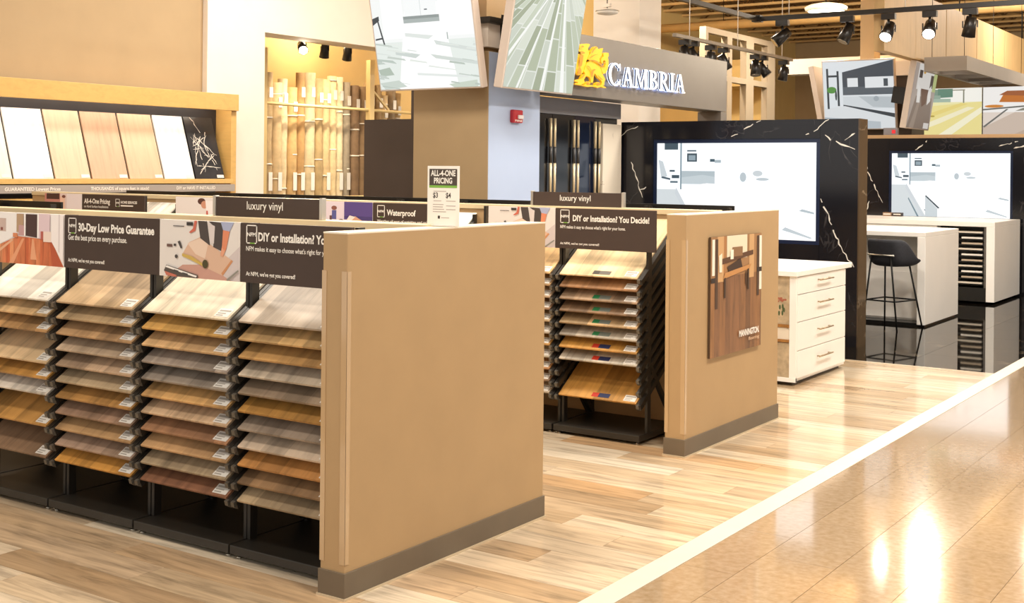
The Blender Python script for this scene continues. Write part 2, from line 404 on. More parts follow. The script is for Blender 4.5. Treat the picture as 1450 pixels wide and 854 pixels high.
ORD = ['top', 'second', 'third', 'fourth', 'fifth', 'sixth', 'seventh', 'eighth', 'ninth', 'tenth', 'lowest']
def muted(h, k=.16):
    v = [int(h[i:i + 2], 16) for i in (1, 3, 5)]; g = sum(v) / 3; return '#%02x%02x%02x' % tuple(int(min(255, (c + (g - c) * k) * 1.05)) for c in v)
def sample(xc, y, i, col, tone, where, sticker=None):
    col = muted(col)
    z = Z0 - i * DZ + .006
    me = board_mesh(col.strip('#'), [shade(col, k) for k in (.78, 1.06, .92, 1.12, .85, 1.0)])
    o = ob('flooring_sample', me, None, (xc, y + .016, z)); o.rotation_euler = (SL, 0, 0)
    tag(o, '%s floor sample board, %s shelf of the rack bay %s' % (tone, ORD[i], where), 'flooring sample', 'floor sample boards on the racks')
    ob('price_label', LABEL_ME, o); ob('label_print', LPRINT, o.children[0])
    if sticker:
        a, b2 = sticker
        MB().use(mat('sticker_' + a.strip('#'), a, .4)).box(-.045, .0, .016, .05, TH, TH + .0012).use(mat('sticker_' + b2.strip('#'), b2, .4)).box(.0, .075, .016, .05, TH, TH + .0012).build('sticker', None, o)
    return o
BAY = [-5.296, -4.692, -4.089, -3.489]
WH1 = ['under the hallway picture', 'under the price guarantee sign', 'under the plank-cutting picture', 'beside the near end panel']
LAB1 = ['black sample rack bay under the hallway picture, partly cut off by the frame', 'black sample rack bay below the price guarantee sign',
        'black sample rack bay below the picture of plank cutting', 'black sample rack bay standing against the near tan end panel']
for x, l in zip(BAY, LAB1): rack(x, 3.55, l)
rack(-5.90, 3.55, 'black sample rack bay at the far end of the first row')
TONE = {'w': 'whitewashed', 't': 'tan oak', 'b': 'brown oak', 'g': 'golden oak', 'y': 'weathered grey', 'r': 'reddish brown', 'p': 'pale beige', 'm': 'mixed brown'}
D0 = [('#e2d8c8', 'w'), ('#cfa873', 't'), ('#c3935a', 'b'), None, ('#d2b184', 'p'), ('#c98f3e', 'g'), ('#c9bfb0', 'y'), None, ('#c28a42', 'g'), None, ('#967456', 'b')]
D1 = [('#b4966e', 't'), ('#b5976c', 'm'), ('#b0885c', 'b'), ('#b49b7e', 'p'), ('#b39373', 'm'), ('#bca27c', 'p'), ('#bd8742', 'g'), ('#96755c', 'm'), ('#b88e5c', 't'), ('#a0836c', 'y'), ('#c08435', 'g')]
D2 = [('#d8c9ad', 'p'), ('#cb984a', 'g'), ('#caa06b', 't'), ('#948576', 'y'), ('#877a6d', 'y'), ('#c39456', 'g'), ('#d2ae85', 'p'), ('#a0704c', 'r'), ('#b88d5c', 't'), ('#a18a6a', 'y'), ('#895a3e', 'r')]
D3 = [('#b0a08c', 'y'), ('#c2995f', 't'), ('#b3864a', 'g'), ('#bfae95', 'w'), ('#a2896e', 'm'), ('#b37d34', 'g'), ('#8c7a68', 'y'), ('#c0a98f', 'w'), ('#b97c3c', 'g'), ('#8f6d48', 'b'), ('#ab916d', 'p')]
for xc, D, w in zip(BAY, (D0, D1, D2, D3), WH1):
    for i, d in enumerate(D):
        if d: sample(xc, 3.55, i, d[0], TONE[d[1]], w)
# second row: two modules in view, the others show only their headers and top boards
rack(-3.715, 6.40, 'black sample rack bay beside the poster end panel, two shelves empty')
rack(-4.320, 6.40, 'black sample rack bay of the second row, mostly hidden by the near end panel')
E0 = [('#dabd8c', 'p'), ('#a27245', 'b'), ('#a18364', 'm'), ('#88684a', 'b'), ('#bb9868', 't'), ('#a19482', 'y'), ('#c48a36', 'g'), ('#c5baa5', 'w'), None, None, ('#bc8436', 'g')]
GR, DG, RD, NV = '#2e7a4c', '#6f7770', '#c23a2a', '#2b3358'
ST = [('#55524c', '#77736a'), None, (GR, DG), (GR, DG), (GR, DG), (GR, DG), (RD, NV), (RD, NV), None, None, (RD, NV)]
for i, d in enumerate(E0):
    if d: sample(-3.715, 6.40, i, d[0], TONE[d[1]], 'beside the poster panel', ST[i])
E1 = ['#cfa76c', '#b08a5c', '#a08568', '#977150', '#b0946c', '#9d917f', '#ba853b', '#bdb19b', '#a5713f', '#8d6a48', '#b5a287']
tn = ['tan oak', 'tan oak', 'mixed brown', 'brown oak', 'tan oak', 'weathered grey', 'golden oak', 'whitewashed', 'reddish brown', 'brown oak', 'pale beige']
for i, c in enumerate(E1): sample(-4.320, 6.40, i, c, tn[i], 'half hidden behind near panel')
for xc, nm in ((-5.235, 'below the waterproof sign'), (-5.84, 'below the picture of children playing'), (-6.63, 'behind the luxury vinyl sign of the first row'),
               (-7.24, 'below the picture of a man looking down'), (-8.245, 'below the pricing sign'), (-8.85, 'left of the pricing sign')):
    rack(xc, 6.40, 'black second-row rack bay %s' % nm)
sample(-5.235, 6.40, 0, '#eee6d8', 'white', 'below the waterproof sign')
sample(-8.245, 6.40, 0, '#ece3d2', 'white', 'below the pricing sign')
sample(-7.24, 6.40, 0, '#d9c6a6', 'pale beige', 'below the man picture')
# racks on the far side of the spines (only their header backs show above the caps)
for xc in (-6.75, -7.36): rack(xc, 4.73, 'black rack bay behind the first row, %s' % ('facing away' if xc > -7 else 'facing away, second one along'), PI)
for k, xc in enumerate((-3.62, -4.23, -5.17, -5.78, -6.39, -7.0, -7.61, -8.22)):
    rack(xc, 7.57, 'black rack bay behind the second row, facing away, number %s from aisle' % ('one', 'two', 'three', 'four', 'five', 'six', 'seven', 'eight')[k], PI)

# ================================================================== HEADER SIGNS
GREEN = mat('print_green', '#7cb342', .6)
def logo(p, x, z, s, y=-.0095):
    b = MB().use(WHITEP); t = s * .07; h = s * 1.25
    b.box(x, x + s, y, y + .001, z, z + t).box(x, x + s, y, y + .001, z + h - t, z + h).box(x, x + t, y, y + .001, z, z + h).box(x + s - t, x + s, y, y + .001, z, z + h)
    b.use(GREEN).box(x + s * .35, x + s * .8, y - .0006, y, z, z + t)
    o = b.build('logo_frame', None, p)
    text('NFM', o, WHITEP, x + s * .1, z + h * .40, w=s * .8, h=h * .2, y=y - .001, bold=.03)
def header(x0, x1, y, z0, z1, label, m=BROWN, name='header_sign', cat='sign', rz=0):
    t = thing(name, label, cat, (x0, y, z0), rz); w, h = x1 - x0, z1 - z0
    MB().box(0, w, -.008, .008, 0, h).build('board', m, t, bevel=.001)
    return t, w, h
Yh = 3.63
HALL = [('#efe9e6', R(0, 1, 0, 1)), ('#d9b9a8', [(0, .36), (.1, .36), (.1, .1), (0, .1)]), (wood('printed_cherry_floor', ['#cf7048', '#dd8558', '#c9663f', '#e39a6c'], .5, (16, 16, 3), plank=.03, contrast=.3), [(0, 0), (1, 0), (.98, .06), (.84, .50), (.42, .54), (.36, .5), (0, .22)]), ('#e8a47c', [(.3, .0), (.36, .0), (.5, .5), (.47, .5)]), ('#e8a880', [(.58, .1), (.66, .1), (.62, .5), (.6, .5)]), ('#b9593a', [(.86, 0), (.99, 0), (.84, .5), (.82, .5)]), ('#eab894', [(0, .06), (.05, .04), (.36, .46), (.34, .48)]), ('#f5f2f0', [(0, .25), (.1, .30), (.42, .57), (.42, 1), (0, 1)]), ('#cdb7ae', R(.14, .26, .62, .88)), ('#8a5248', R(.19, .22, .64, .7)),
        ('#b89a7c', R(.40, .49, .62, .98)), ('#c59ea0', R(.43, .5, .56, .76)), ('#fbf8f5', R(.50, .52, .55, 1)), ('#4b3736', [(.52, .56), (.67, .53), (.67, .98), (.52, .98)]), ('#fbf8f5', R(.67, .69, .52, 1)),
        ('#e2ccd2', R(.69, .83, .52, 1)), ('#f0ddd0', R(.75, .85, .46, .66)), ('#b8655a', R(.715, .75, .5, .66)), ('#f6f0ee', [(.85, .48), (.99, .1), (1, .1), (1, 1), (.85, 1)]), ('#dcd2d2', [(.94, .3), (.955, .25), (.955, 1), (.94, 1)]),
        ('#e8d9cc', R(0, .10, .30, .56)), ('#4f5a3a', ell(.05, .60, .07, .07)), ('#d98a60', R(.36, .42, .52, .6))]
CUT = [('#e2dcd6', R(0, 1, 0, 1)), ('#cfc4c2', [(.5, 0), (1, 0), (1, .6), (.8, .3)]), ('#c89a8a', [(.1, 0), (.9, 0), (.6, .25), (.3, .22)]), ('#d8b49a', [(.38, .62), (.52, .72), (.92, .34), (.8, .08), (.62, .18), (.3, .42)]),
       ('#c98d62', [(.8, .08), (.92, .34), (.9, .36), (.78, .12)]), ('#e6cdb8', [(.52, .70), (.62, .62), (.58, .35), (.46, .42), (.36, .6)]), ('#4a423f', [(.49, 1), (.60, 1), (.64, .58), (.52, .70)]),
       ('#4a423f', [(.62, 1), (.8, .98), (.86, .75), (.78, .5), (.68, .56), (.70, .9)]), ('#d9cfcb', [(.61, .97), (.7, .92), (.69, .62), (.65, .62)]), ('#a9b0cc', [(.77, 1), (.93, 1), (.88, .84), (.8, .86)]),
       ('#dc8a66', [(.8, .86), (.88, .84), (.84, .54), (.80, .40), (.77, .42), (.79, .6)]), ('#e0a080', [(.79, .56), (.83, .5), (.80, .40), (.77, .42)]), ('#c96a56', [(.45, 1), (.48, 1), (.46, .82), (.40, .78), (.38, .79), (.43, .86)]),
       ('#3a3634', R(.35, .43, .91, .97)), ('#4a4644', R(.18, .32, .885, .9)), ('#6b5048', R(.10, .17, .52, .57)), ('#3c3836', R(.19, .22, .54, .58)), ('#4a4644', [(.24, .62), (.27, .64), (.30, .52), (.28, .5)]), ('#4a4644', ell(.225, .36, .02, .035, 8)),
       ('#c9ab58', [(.30, .42), (.42, .38), (.57, .26), (.56, .22), (.4, .32), (.3, .37)]), ('#4b4526', ell(.59, .26, .035, .075)), ('#544c46', [(.07, .1), (.10, .2), (.5, .06), (.5, 0), (.1, .02)]), ('#f0ece6', [(.09, .16), (.105, .19), (.49, .045), (.48, .015)]),
       ('#4a4644', [(.2, .13), (.26, .11), (.255, .08), (.195, .1)]), ('#4a4644', [(.31, .09), (.38, .07), (.375, .045), (.305, .065)]), ('#c4705c', [(.08, .09), (.24, .03), (.22, 0), (.1, .02)]), ('#8d8a80', [(.85, .02), (.99, .2), (1, .18), (.87, 0)])]
def diy(p, w, h):
    logo(p, .035, h * .63, .066)
    text('DIY or Installation? You Decide!', p, WHITEP, .125, h * .69, w=w * .76, h=.036, y=-.0095, bold=.032)
    text("NFM makes it easy to choose what's right for your home.", p, WHITEP, .035, h * .50, w=w * .66, h=.02, y=-.0095, bold=.012)
    text("At NFM, we've got you covered!", p, WHITEP, .035, h * .10, w=w * .40, h=.014, y=-.0095, bold=.02)
# first row
t, w, h = header(-5.60, -4.987, Yh, 1.127, 1.374, 'picture of a bright hallway with orange wood floor on the first rack row', WHITEP, 'header_picture', 'picture'); art(t, w, h, HALL, -.0085)
t, w, h = header(-4.985, -4.317, Yh, 1.127, 1.374, 'dark brown sign about a low price guarantee beside the hallway picture')
logo(t, .03, h * .655, .058); text('30-Day Low Price Guarantee', t, WHITEP, .104, h * .71, w=.53, h=.037, y=-.0095, bold=.036)
text('Get the best price on every purchase.', t, WHITEP, .03, h * .535, w=.42, h=.026, y=-.0095, bold=.014)
text("At NFM, we've got you covered!", t, WHITEP, .03, h * .12, w=.265, h=.017, y=-.0095, bold=.02)
t, w, h = header(-4.315, -3.815, Yh, 1.127, 1.374, 'picture of hands cutting a floor plank with tape measure, on the near rack row', WHITEP, 'header_picture', 'picture'); art(t, w, h, CUT, -.0085)
t, w, h = header(-3.813, -3.20, Yh, 1.127, 1.374, 'dark brown installation sign partly covered by the near end panel')
logo(t, .035, h * .655, .062)
text('DIY or Installation? Yo', t, WHITEP, .105, h * .71, w=.37, h=.035, y=-.0095, bold=.032)
text("NFM makes it easy to choose what's right for your home.", t, WHITEP, .035, h * .535, w=.53, h=.02, y=-.0095, bold=.012)
text("At NFM, we've got you covered!", t, WHITEP, .035, h * .12, w=.28, h=.017, y=-.0095, bold=.02)
# second row
Y2 = 6.48
t, w, h = header(-4.56, -4.055, Y2, 1.127, 1.374, 'picture of plank cutting on the second rack row, cut off by the near panel', WHITEP, 'header_picture', 'picture'); art(t, w, h, CUT, -.0085)
t, w, h = header(-4.053, -3.36, Y2, 1.127, 1.374, 'dark brown installation sign on the second rack row, in full view'); diy(t, w, h)
KIDS = [('#e2d6e0', R(0, 1, 0, 1)), ('#d9c2bc', R(0, 1, 0, .4)), ('#5a4a8a', R(.5, 1, .5, 1)), ('#4a3f78', [(.5, .55), (1, .4), (1, .6), (.5, .6)]), ('#5b5f9a', R(.28, .36, .5, .75)), ('#8a5a50', ell(.32, .82, .05, .06)), ('#6a4a48', R(.24, .28, .4, .6)),
        ('#d8a488', [(.55, .5), (.7, .6), (.85, .45), (.8, .38), (.6, .4)]), ('#f2e4dc', [(.55, .5), (.6, .62), (.7, .58), (.62, .45)]), ('#4a3c40', ell(.45, .45, .05, .06)), ('#7a4a4a', R(.05, .1, .4, .95))]
t, w, h = header(-6.05, -5.532, Y2, 1.127, 1.374, 'picture of children and a pet with purple sofa on the second rack row', WHITEP, 'header_picture', 'picture'); art(t, w, h, KIDS, -.0085)
t, w, h = header(-5.53, -4.88, Y2, 1.127, 1.374, 'dark brown waterproof flooring sign beside the children picture')
logo(t, .04, h * .60, .066); text('Waterproof', t, WHITEP, .125, h * .66, w=.25, h=.04, y=-.0095, bold=.024)
text('Weather all sort of activities and spills.', t, WHITEP, .04, h * .46, w=.46, h=.02, y=-.0095, bold=.008)
MAN = [('#ece6e4', R(0, 1, 0, 1)), ('#5a3a34', ell(.54, .88, .08, .1)), ('#d39a80', ell(.6, .78, .07, .12)), ('#f6f2f2', [(.62, .9), (1, .9), (1, .2), (.66, .2)]), ('#c8605a', [(.64, .6), (.67, .6), (.70, .2), (.63, .2)]), ('#6a5a94', [(.86, .5), (1, .62), (1, .38)])]
t, w, h = header(-7.53, -6.99, Y2, 1.127, 1.374, 'picture of a man in white shirt looking down, on the second rack row', WHITEP, 'header_picture', 'picture'); art(t, w, h, MAN, -.0085)
t, w, h = header(-6.988, -6.33, Y2, 1.127, 1.374, 'dark brown header sign hidden behind the near luxury vinyl sign')
BED = [('#e8d6d4', R(0, 1, 0, 1)), ('#c98a80', R(0, .42, 0, 1)), ('#4a2e2c', R(.05, .4, .8, 1)), ('#f0ccb8', R(.42, .55, .3, .9)), ('#efe6ea', R(.6, 1, 0, 1)), ('#7a4a40', ell(.52, .9, .05, .05))]
t, w, h = header(-9.18, -8.682, Y2, 1.127, 1.374, 'pinkish bedroom picture beside the pricing sign on the second rack row', WHITEP, 'header_picture', 'picture'); art(t, w, h, BED, -.0085)
t, w, h = header(-8.68, -7.90, Y2, 1.127, 1.374, 'dark brown pricing sign at the left of the second rack row')
text('All-4-One Pricing', t, WHITEP, .03, h * .70, w=.33, h=.04, y=-.0095, bold=.024); text('on Hard Surface Installations', t, WHITEP, .03, h * .56, w=.31, h=.02, y=-.0095, bold=.006)
MB().box(.03, .23, -.0095, -.008, h * .42, h * .46).box(.25, .42, -.0095, -.008, h * .425, h * .455).box(.03, .15, -.0095, -.008, h * .33, h * .36).box(.25, .41, -.0095, -.008, h * .33, h * .355).box(.495, .645, -.0095, -.008, h * .635, h * .675).build('small_print', WHITEP, t)
logo(t, .43, h * .62, .05); text('HOME SERVICES', t, WHITEP, .495, h * .73, w=.2, h=.02, y=-.0095, bold=.03)
# backs of the headers on the far sides
for (x0, x1, y, l) in ((-7.7, -6.44, 4.66, 'dark back of a header sign peeking over the first row cap'), (-9.4, -4.87, 7.5, 'long dark back of header signs peeking over the second row cap'),
                       (-4.5, -3.32, 7.5, 'dark back of a header sign in front of the large screen')):
    header(x0, x1, y, 1.10, 1.385, l, BLACKM)
# luxury vinyl signs on the caps
for (x0, x1, yc, l) in ((-4.537, -3.825, 4.14, 'small luxury vinyl sign with silver ends on the first row cap'), (-4.556, -3.842, 6.97, 'small luxury vinyl sign with silver ends on the second row cap')):
    t = thing('category_sign', l, 'sign', (x0, yc, 1.37)); w = x1 - x0
    MB().box(.016, w - .016, -.008, .008, .0, .092).build('board', BROWN, t)
    for a, b in ((0, .018), (w - .018, w)): MB().box(a, b, -.014, .014, 0, .098).build('end_bracket', SILVER, t, bevel=.002)
    text('luxury vinyl', t, WHITEP, w / 2 - .01, .036, w=.235, h=.04, y=-.0095, bold=.004, align='c')
# price card standing on the near end panel
t = thing('price_card', 'white all-in-one price card standing on top of the near tan panel', 'sign', (-3.226, 4.13, 1.366)); w, h = .166, .252
MB().box(0, w, -.002, .002, 0, h).build('card', WHITEP, t)
MB().use(mat('clear_acrylic', '#e9e6e0', .1)).box(.02, w - .02, -.02, .03, 0, .003).build('stand_foot', None, t)
art(t, w, h, [('#4a4038', R(.06, .94, .66, .95)), ('#7fb548', R(.06, .94, .635, .675))], -.0026, name='header_block')
text('ALL-4-ONE', t, WHITEP, .018, h * .835, w=.13, h=.024, y=-.0032, bold=.03); text('PRICING', t, WHITEP, .035, h * .71, w=.096, h=.024, y=-.0032, bold=.03)
DKP = mat('dark_print', '#3c342e', .6); GP = mat('pale_grey_print', '#b7aaa2', .6)
text('$3', t, DKP, .03, h * .47, w=.026, h=.022, y=-.0026, bold=.02); text('$4', t, DKP, .098, h * .47, w=.026, h=.022, y=-.0026, bold=.02)
b = MB()
for zz, a, c in ((.57, .2, .6), (.41, .2, .45), (.41, .6, .9), (.35, .18, .52), (.31, .18, .5), (.27, .18, .54), (.23, .18, .6), (.33, .6, .9), (.27, .6, .9), (.13, .45, .7)): b.flat([(w * a, h * zz), (w * c, h * zz), (w * c, h * (zz + .012)), (w * a, h * (zz + .012))], -.0026)
b.build('small_print', GP, t); MB().flat([(w * .34, h * .12), (w * .41, h * .12), (w * .41, h * .17), (w * .34, h * .17)], -.0026).build('logo_mark', DKP, t)

# ================================================================== POSTER on the further end panel
t = thing('wall_poster', 'brown dining room poster with white lettering on the further end panel', 'poster', (-3.068, 6.575, .52), PI / 2); w, h = .745, .705
MB().box(0, w, -.014, -.001, 0, h).build('board', mat('poster_edge', '#5a4634', .5), t)
POST = [(wood('printed_walnut_floor', ['#6f4d33', '#8a6140', '#7a5538', '#94683f', '#68482f'], .45, (9, 9, 1.6), plank=.075, contrast=.3), R(0, 1, 0, 1)), 
        ('#a0774e', R(0, 1, .66, 1)), ('#e6d9bf', R(.3, .7, .80, 1)), ('#c9a070', R(.12, .24, .62, 1)), ('#a97648', R(.24, .28, .68, 1)), ('#c9a070', R(.74, .84, .62, 1)), ('#4b3422', R(.08, .13, .4, .98)), ('#efe6d6', R(.02, .07, .68, .98)), ('#4b3422', R(.90, .95, .45, .98)), ('#efe6d6', R(.95, 1, .5, .98)), ('#2e2119', R(0, .08, .62, .66)), ('#2e2119', R(.9, 1, .66, .7)),
        ('#5a3a22', [(.15, .76), (.82, .82), (.82, .86), (.18, .81)]), ('#8d6a48', R(.4, .6, .82, .9)), ('#f2ead8', R(.36, .42, .8, .88)), ('#eee2cc', [(.15, .7), (.2, .7), (.2, .86), (.14, .84)]), ('#3c2718', [(.3, .74), (.56, .80), (.6, .72), (.34, .68)]), ('#c08a52', [(.22, .64), (.74, .70), (.78, .74), (.26, .69)]), ('#3e2a1a', R(.24, .27, .48, .65)), ('#3e2a1a', R(.70, .73, .52, .7)), ('#4a3220', R(.66, .68, .56, .68))]
art(t, w, h, POST, -.0145)
text('MANNINGTON.', t, WHITEP, w * .53, h * .125, w=w * .41, h=.038, y=-.0225, bold=.035); text('flooring', t, mat('soft_print', '#d9b89a', .6), w * .72, h * .075, w=w * .22, h=.02, y=-.0225, bold=.012)

# ================================================================== WHITE DRAWER CABINET
t = thing('drawer_cabinet', 'white four-drawer cabinet with a stone clad end by the black stone wall', 'cabinet', (-3.42, 8.88, 0))
MB().box(-.62, -.02, .02, 1.12, .03, .82).build('body', WHITE, t)
MB().box(-.60, -.05, .05, 1.08, 0, .03).build('plinth', mat('plinth_dark_brown', '#54483b', .6), t)  # plinth in one even dark brown
MB().box(-.65, .012, -.02, 1.21, .825, .866).build('worktop', WHITE, t, bevel=.004)
MB().box(-.055, -.002, 0, .022, .03, .825).build('corner_post', WHITE, t)
MB().box(-.66, -.002, -.004, .02, .028, .06).build('base_rail', WHITE, t)
SPL = noisy('cracked_stone_panel', '#b8a486', .4, .25, 18)
MB().box(-.62, -.056, .004, .02, .46, .825).build('stone_panel', SPL, t); MB().box(-.62, -.056, .004, .02, .06, .32).build('stone_panel', SPL, t)
MB().box(-.62, -.056, .005, .02, .345, .435).build('pale_panel', WSTONE, t)
for z in (.325, .437): MB().box(-.62, -.056, -.002, .02, z, z + .022).build('wood_strip', wood('strip_wood', ['#9a6a38', '#a5763f'], .4, (10, 3, 3)), t)
b = MB().use(mat('flower_red', '#a8614a', .6)); random.seed(3)
for k in range(10):
    a, rr_ = random.random() * 6.28, random.random() * .035; b.flat(ell(-.125 + rr_ * math.cos(a) * 1.2, .645 + rr_ * math.sin(a) * .6, .011, .008, 7), .0035 - k * .0002)
b.use(mat('flower_leaf', '#4a5a38', .6))
for k in range(7): b.flat(ell(-.13 + random.uniform(-.03, .04), .57 + random.uniform(-.03, .03), .008, .02, 7), .0035 - k * .0002)
b.build('flower_inlay', None, t)
HN = mat('satin_nickel', '#b39f84', .3, .8)
for z0, z1 in ((.055, .262), (.265, .478), (.481, .686), (.689, .822)):
    d = MB().box(-.018, 0, .026, 1.09, z0, z1 - .003).build('drawer', WHITE, t, bevel=.002)
    zc = (z0 + z1) / 2 + .02
    hb = MB().tube((.03, .42, zc), (.03, .72, zc), .0065)
    for yy in (.45, .69): hb.tube((0, yy, zc), (.03, yy, zc), .005)
    hb.build('handle', HN, d)

# ================================================================== BLACK STONE TV WALLS
TVART = [('#f6fbff', R(0, 1, 0, 1)), ('#dfe9ee', R(0, .14, 0, .42)), ('#e9f1f5', [(0, 0), (.32, 0), (.14, .5), (0, .5)]), ('#c4d3da', R(.165, .38, .56, .70)), ('#d8e4ea', [(.165, .56), (.38, .56), (.38, .64), (.3, .66), (.165, .63)]), ('#ffffff', [(.13, .52), (.33, .57), (1, .5), (1, 0), (.3, 0)]), ('#e3ecf1', [(.13, .52), (.29, .0), (.27, 0), (.12, .46)]),
         ('#8fa6b2', R(.155, .165, .5, 1)), ('#3f5866', R(.05, .14, .93, 1)), ('#4a6170', R(.2, .26, .91, .925)), ('#3d5462', R(.2, .265, .80, .89)), ('#9fb4bf', R(.21, .255, .815, .87)), ('#dde8ee', [(.01, .82), (.04, .8), (.07, .64), (.03, .62)]), ('#4a6170', [(.03, .62), (.09, .60), (.09, .62), (.035, .64)]), ('#3f5866', R(.085, .12, .69, .71)), ('#3f5866', R(.1, .15, .62, .655)), ('#5e7684', R(.09, .14, .57, .59)), ('#42606e', R(.35, .38, .80, .83)),
         ('#b9cad2', R(.38, .42, .79, .82)), ('#cddae1', ell(.56, .64, .02, .05)), ('#dfe8ed', ell(.65, .68, .03, .03)), ('#d3dfe5', ell(.68, .62, .04, .015)), ('#c9d6dd', [(.9, .3), (.99, .27), (.99, .29), (.92, .32)]), ('#d7e2e8', [(.8, .1), (.97, .02), (.98, .03), (.82, .13)]), ('#5f7a88', [(.29, .12), (.34, .0), (.33, 0), (.285, .11)])]
def tv(parent_name, label, x0, x1, y, z0, z1, extra=()):
    t = thing(parent_name, label, 'television', (x0, y, z0)); w, h = x1 - x0, z1 - z0; fwd = .045
    fr = mat('blue_black_bezel', '#1a2540', .2)
    MB().box(-fwd, w + fwd, -.02, .0, -fwd, 0).box(-fwd, w + fwd, -.02, .0, h, h + fwd).box(-fwd, 0, -.02, .0, 0, h).box(w, w + fwd, -.02, .0, 0, h).build('bezel', fr, t, bevel=.003)
    MB().box(0, w, -.012, .0, 0, h).build('panel', fr, t)
    art(t, w, h, [(c if c in ('#ffffff', '#f6fbff') else shade(c, .86), p_) for c, p_ in TVART + list(extra)], -.0125, emit=1.05, name='screen_image')
    return t
def stone_wall(name, label, x0, x1, y0, y1, z1, tvr):
    t = thing(name, label, 'feature wall', (x1, y0, 0)); w = x1 - x0; ax, bx, az, bz = tvr
    # face stones round the screen opening
    d = .03
    for k, (a, b2, c, e) in enumerate(((x0, ax, 0, z1), (bx, x1, 0, z1), (ax, bx, 0, az), (ax, bx, bz, z1))):
        MB().box(a - x1 + .001, b2 - x1 - .001, 0, d, c + (.001 if c else 0), e).build('stone_slab', BMARBLE, t)
    MB().box(-w, -.001, d, y1 - y0, 0, z1 - .002).build('core', BLACKM, t)
    MB().box(-.0005, .012, 0, y1 - y0, 0, z1).build('side_slab', marble('bronze_stone_side', '#4a3d30', '#8a7a66', .1, 1.3, .006), t)
    return t
VEIN = mat('white_vein', '#d9d5cc', .2)
def veins(parent, lines, y, seed, w=.012):
    rnd = random.Random(seed); b = MB()
    for pts in lines:
        P = []
        for (x0, z0), (x1, z1) in zip(pts, pts[1:]):
            n = max(2, int(math.hypot(x1 - x0, z1 - z0) / .035))
            for k in range(n): P.append((x0 + (x1 - x0) * k / n + rnd.uniform(-.011, .011), z0 + (z1 - z0) * k / n + rnd.uniform(-.009, .009)))
        P.append(pts[-1])
        W_ = [w * rnd.uniform(.25, 1) * (.35 if k in (0, len(P) - 1) else 1) for k in range(len(P))]
        for k in range(len(P) - 1):
            if rnd.random() < .10: continue
            (x0, z0), (x1, z1) = P[k], P[k + 1]; d = math.hypot(x1 - x0, z1 - z0) or 1; nx, nz = -(z1 - z0) / d / 2, (x1 - x0) / d / 2
            b.flat([(x0 - nx * W_[k], z0 - nz * W_[k]), (x1 - nx * W_[k + 1], z1 - nz * W_[k + 1]), (x1 + nx * W_[k + 1], z1 + nz * W_[k + 1]), (x0 + nx * W_[k], z0 + nz * W_[k])], y)
    return b.build('vein', VEIN, parent)
sw1 = stone_wall('stone_tv_wall', 'nearer black veined stone wall with a large screen', -6.24, -3.745, 11.23, 11.46, 2.115, (-5.865, -4.11, .93, 1.935))
tv('wall_screen', 'large bright kitchen screen set in the nearer black stone wall', -5.83, -4.15, 11.262, .965, 1.895)
sw2 = stone_wall('stone_tv_wall', 'further black veined stone wall with a large screen behind the white counter', -5.75, -3.3, 17.45, 17.7, 2.11, (-5.375, -3.715, .985, 1.935))
tv('wall_screen', 'large bright kitchen screen behind the white sample counter', -5.34, -3.75, 17.482, 1.02, 1.9,
   [('#2f4a5a', [(.30, .34), (.42, .14), (.405, .13), (.295, .32)]), ('#dfe9ee', [(.295, .32), (.40, .13), (.40, 0), (.295, 0)]), ('#7d96a3', [(.15, .3), (.24, .0), (.225, 0), (.145, .28)])])
veins(sw1, [[(-2.49, 1.98), (-2.42, 2.03), (-2.30, 2.07)], [(-2.38, 1.70), (-2.30, 1.53), (-2.28, 1.42), (-2.24, 1.34)], [(-2.27, 1.42), (-2.15, 1.47)], [(-1.27, 1.95), (-1.14, 2.03), (-.96, 2.11)], [(-.50, 1.96), (-.40, 2.02), (-.28, 2.11)],
             [(-.32, 1.96), (-.22, 1.9), (-.13, 1.86), (-.03, 1.83)], [(-.12, 1.92), (-.03, 1.98)], [(-.36, 1.36), (-.28, 1.22), (-.22, 1.05), (-.13, .88), (-.03, .74)]], -.001, 4, .017)
veins(sw2, [[(-2.43, 1.82), (-2.36, 1.6), (-2.27, 1.42), (-2.16, 1.2)], [(-1.72, 1.95), (-1.62, 2.0), (-1.55, 2.08)], [(-.4, 1.96), (-.2, 2.03), (-.05, 2.1)], [(-.6, 1.99), (-.35, 2.06)], [(-2.36, 1.22), (-2.4, 1.05)]], -.001, 9, .02)
sbox('trim_4', mat('oak_cap', '#c9a478', .5), -5.75, -3.3, 17.5, 17.72, 2.112, 2.16)

# ================================================================== SLAB DISPLAY WALL UNDER THE FASCIA
t = thing('slab_display', 'row of black stone slab doors with long brass pulls under the lit sign', 'display cabinet', (-6.24, 8.9, 0), PI / 2)
MB().box(0.5, 2.31, .04, .3, 0, 2.16).build('case', BLACKM, t)
MB().box(0.5, 2.32, -.0, .04, 2.145, 2.30).build('top_rail', noisy('grey_rail', '#77767c', .4, .03, 5), t)
edges = [.58, .985, 1.398, 1.79]
dl = noisy('glossy_black_door', '#0d0d10', .2, .1, 3)
db = mat('glossy_blue_black_door', '#141c30', .08)
for i in range(3):
    a, b2 = edges[i], edges[i + 1]
    d = MB().box(a + .004, b2 - .004, -.004, .02, .02, 2.14).build('slab_door', dl if i < 2 else db, t)
MB().box(.504, .576, -.004, .02, .02, 2.14).build('slab_door', dl, t)
MB().box(1.90, 2.27, -.03, -.005, .02, 2.085).build('white_slab', WSTONE, t)
BR = mat('polished_brass', '#ead9b6', .35, .4)
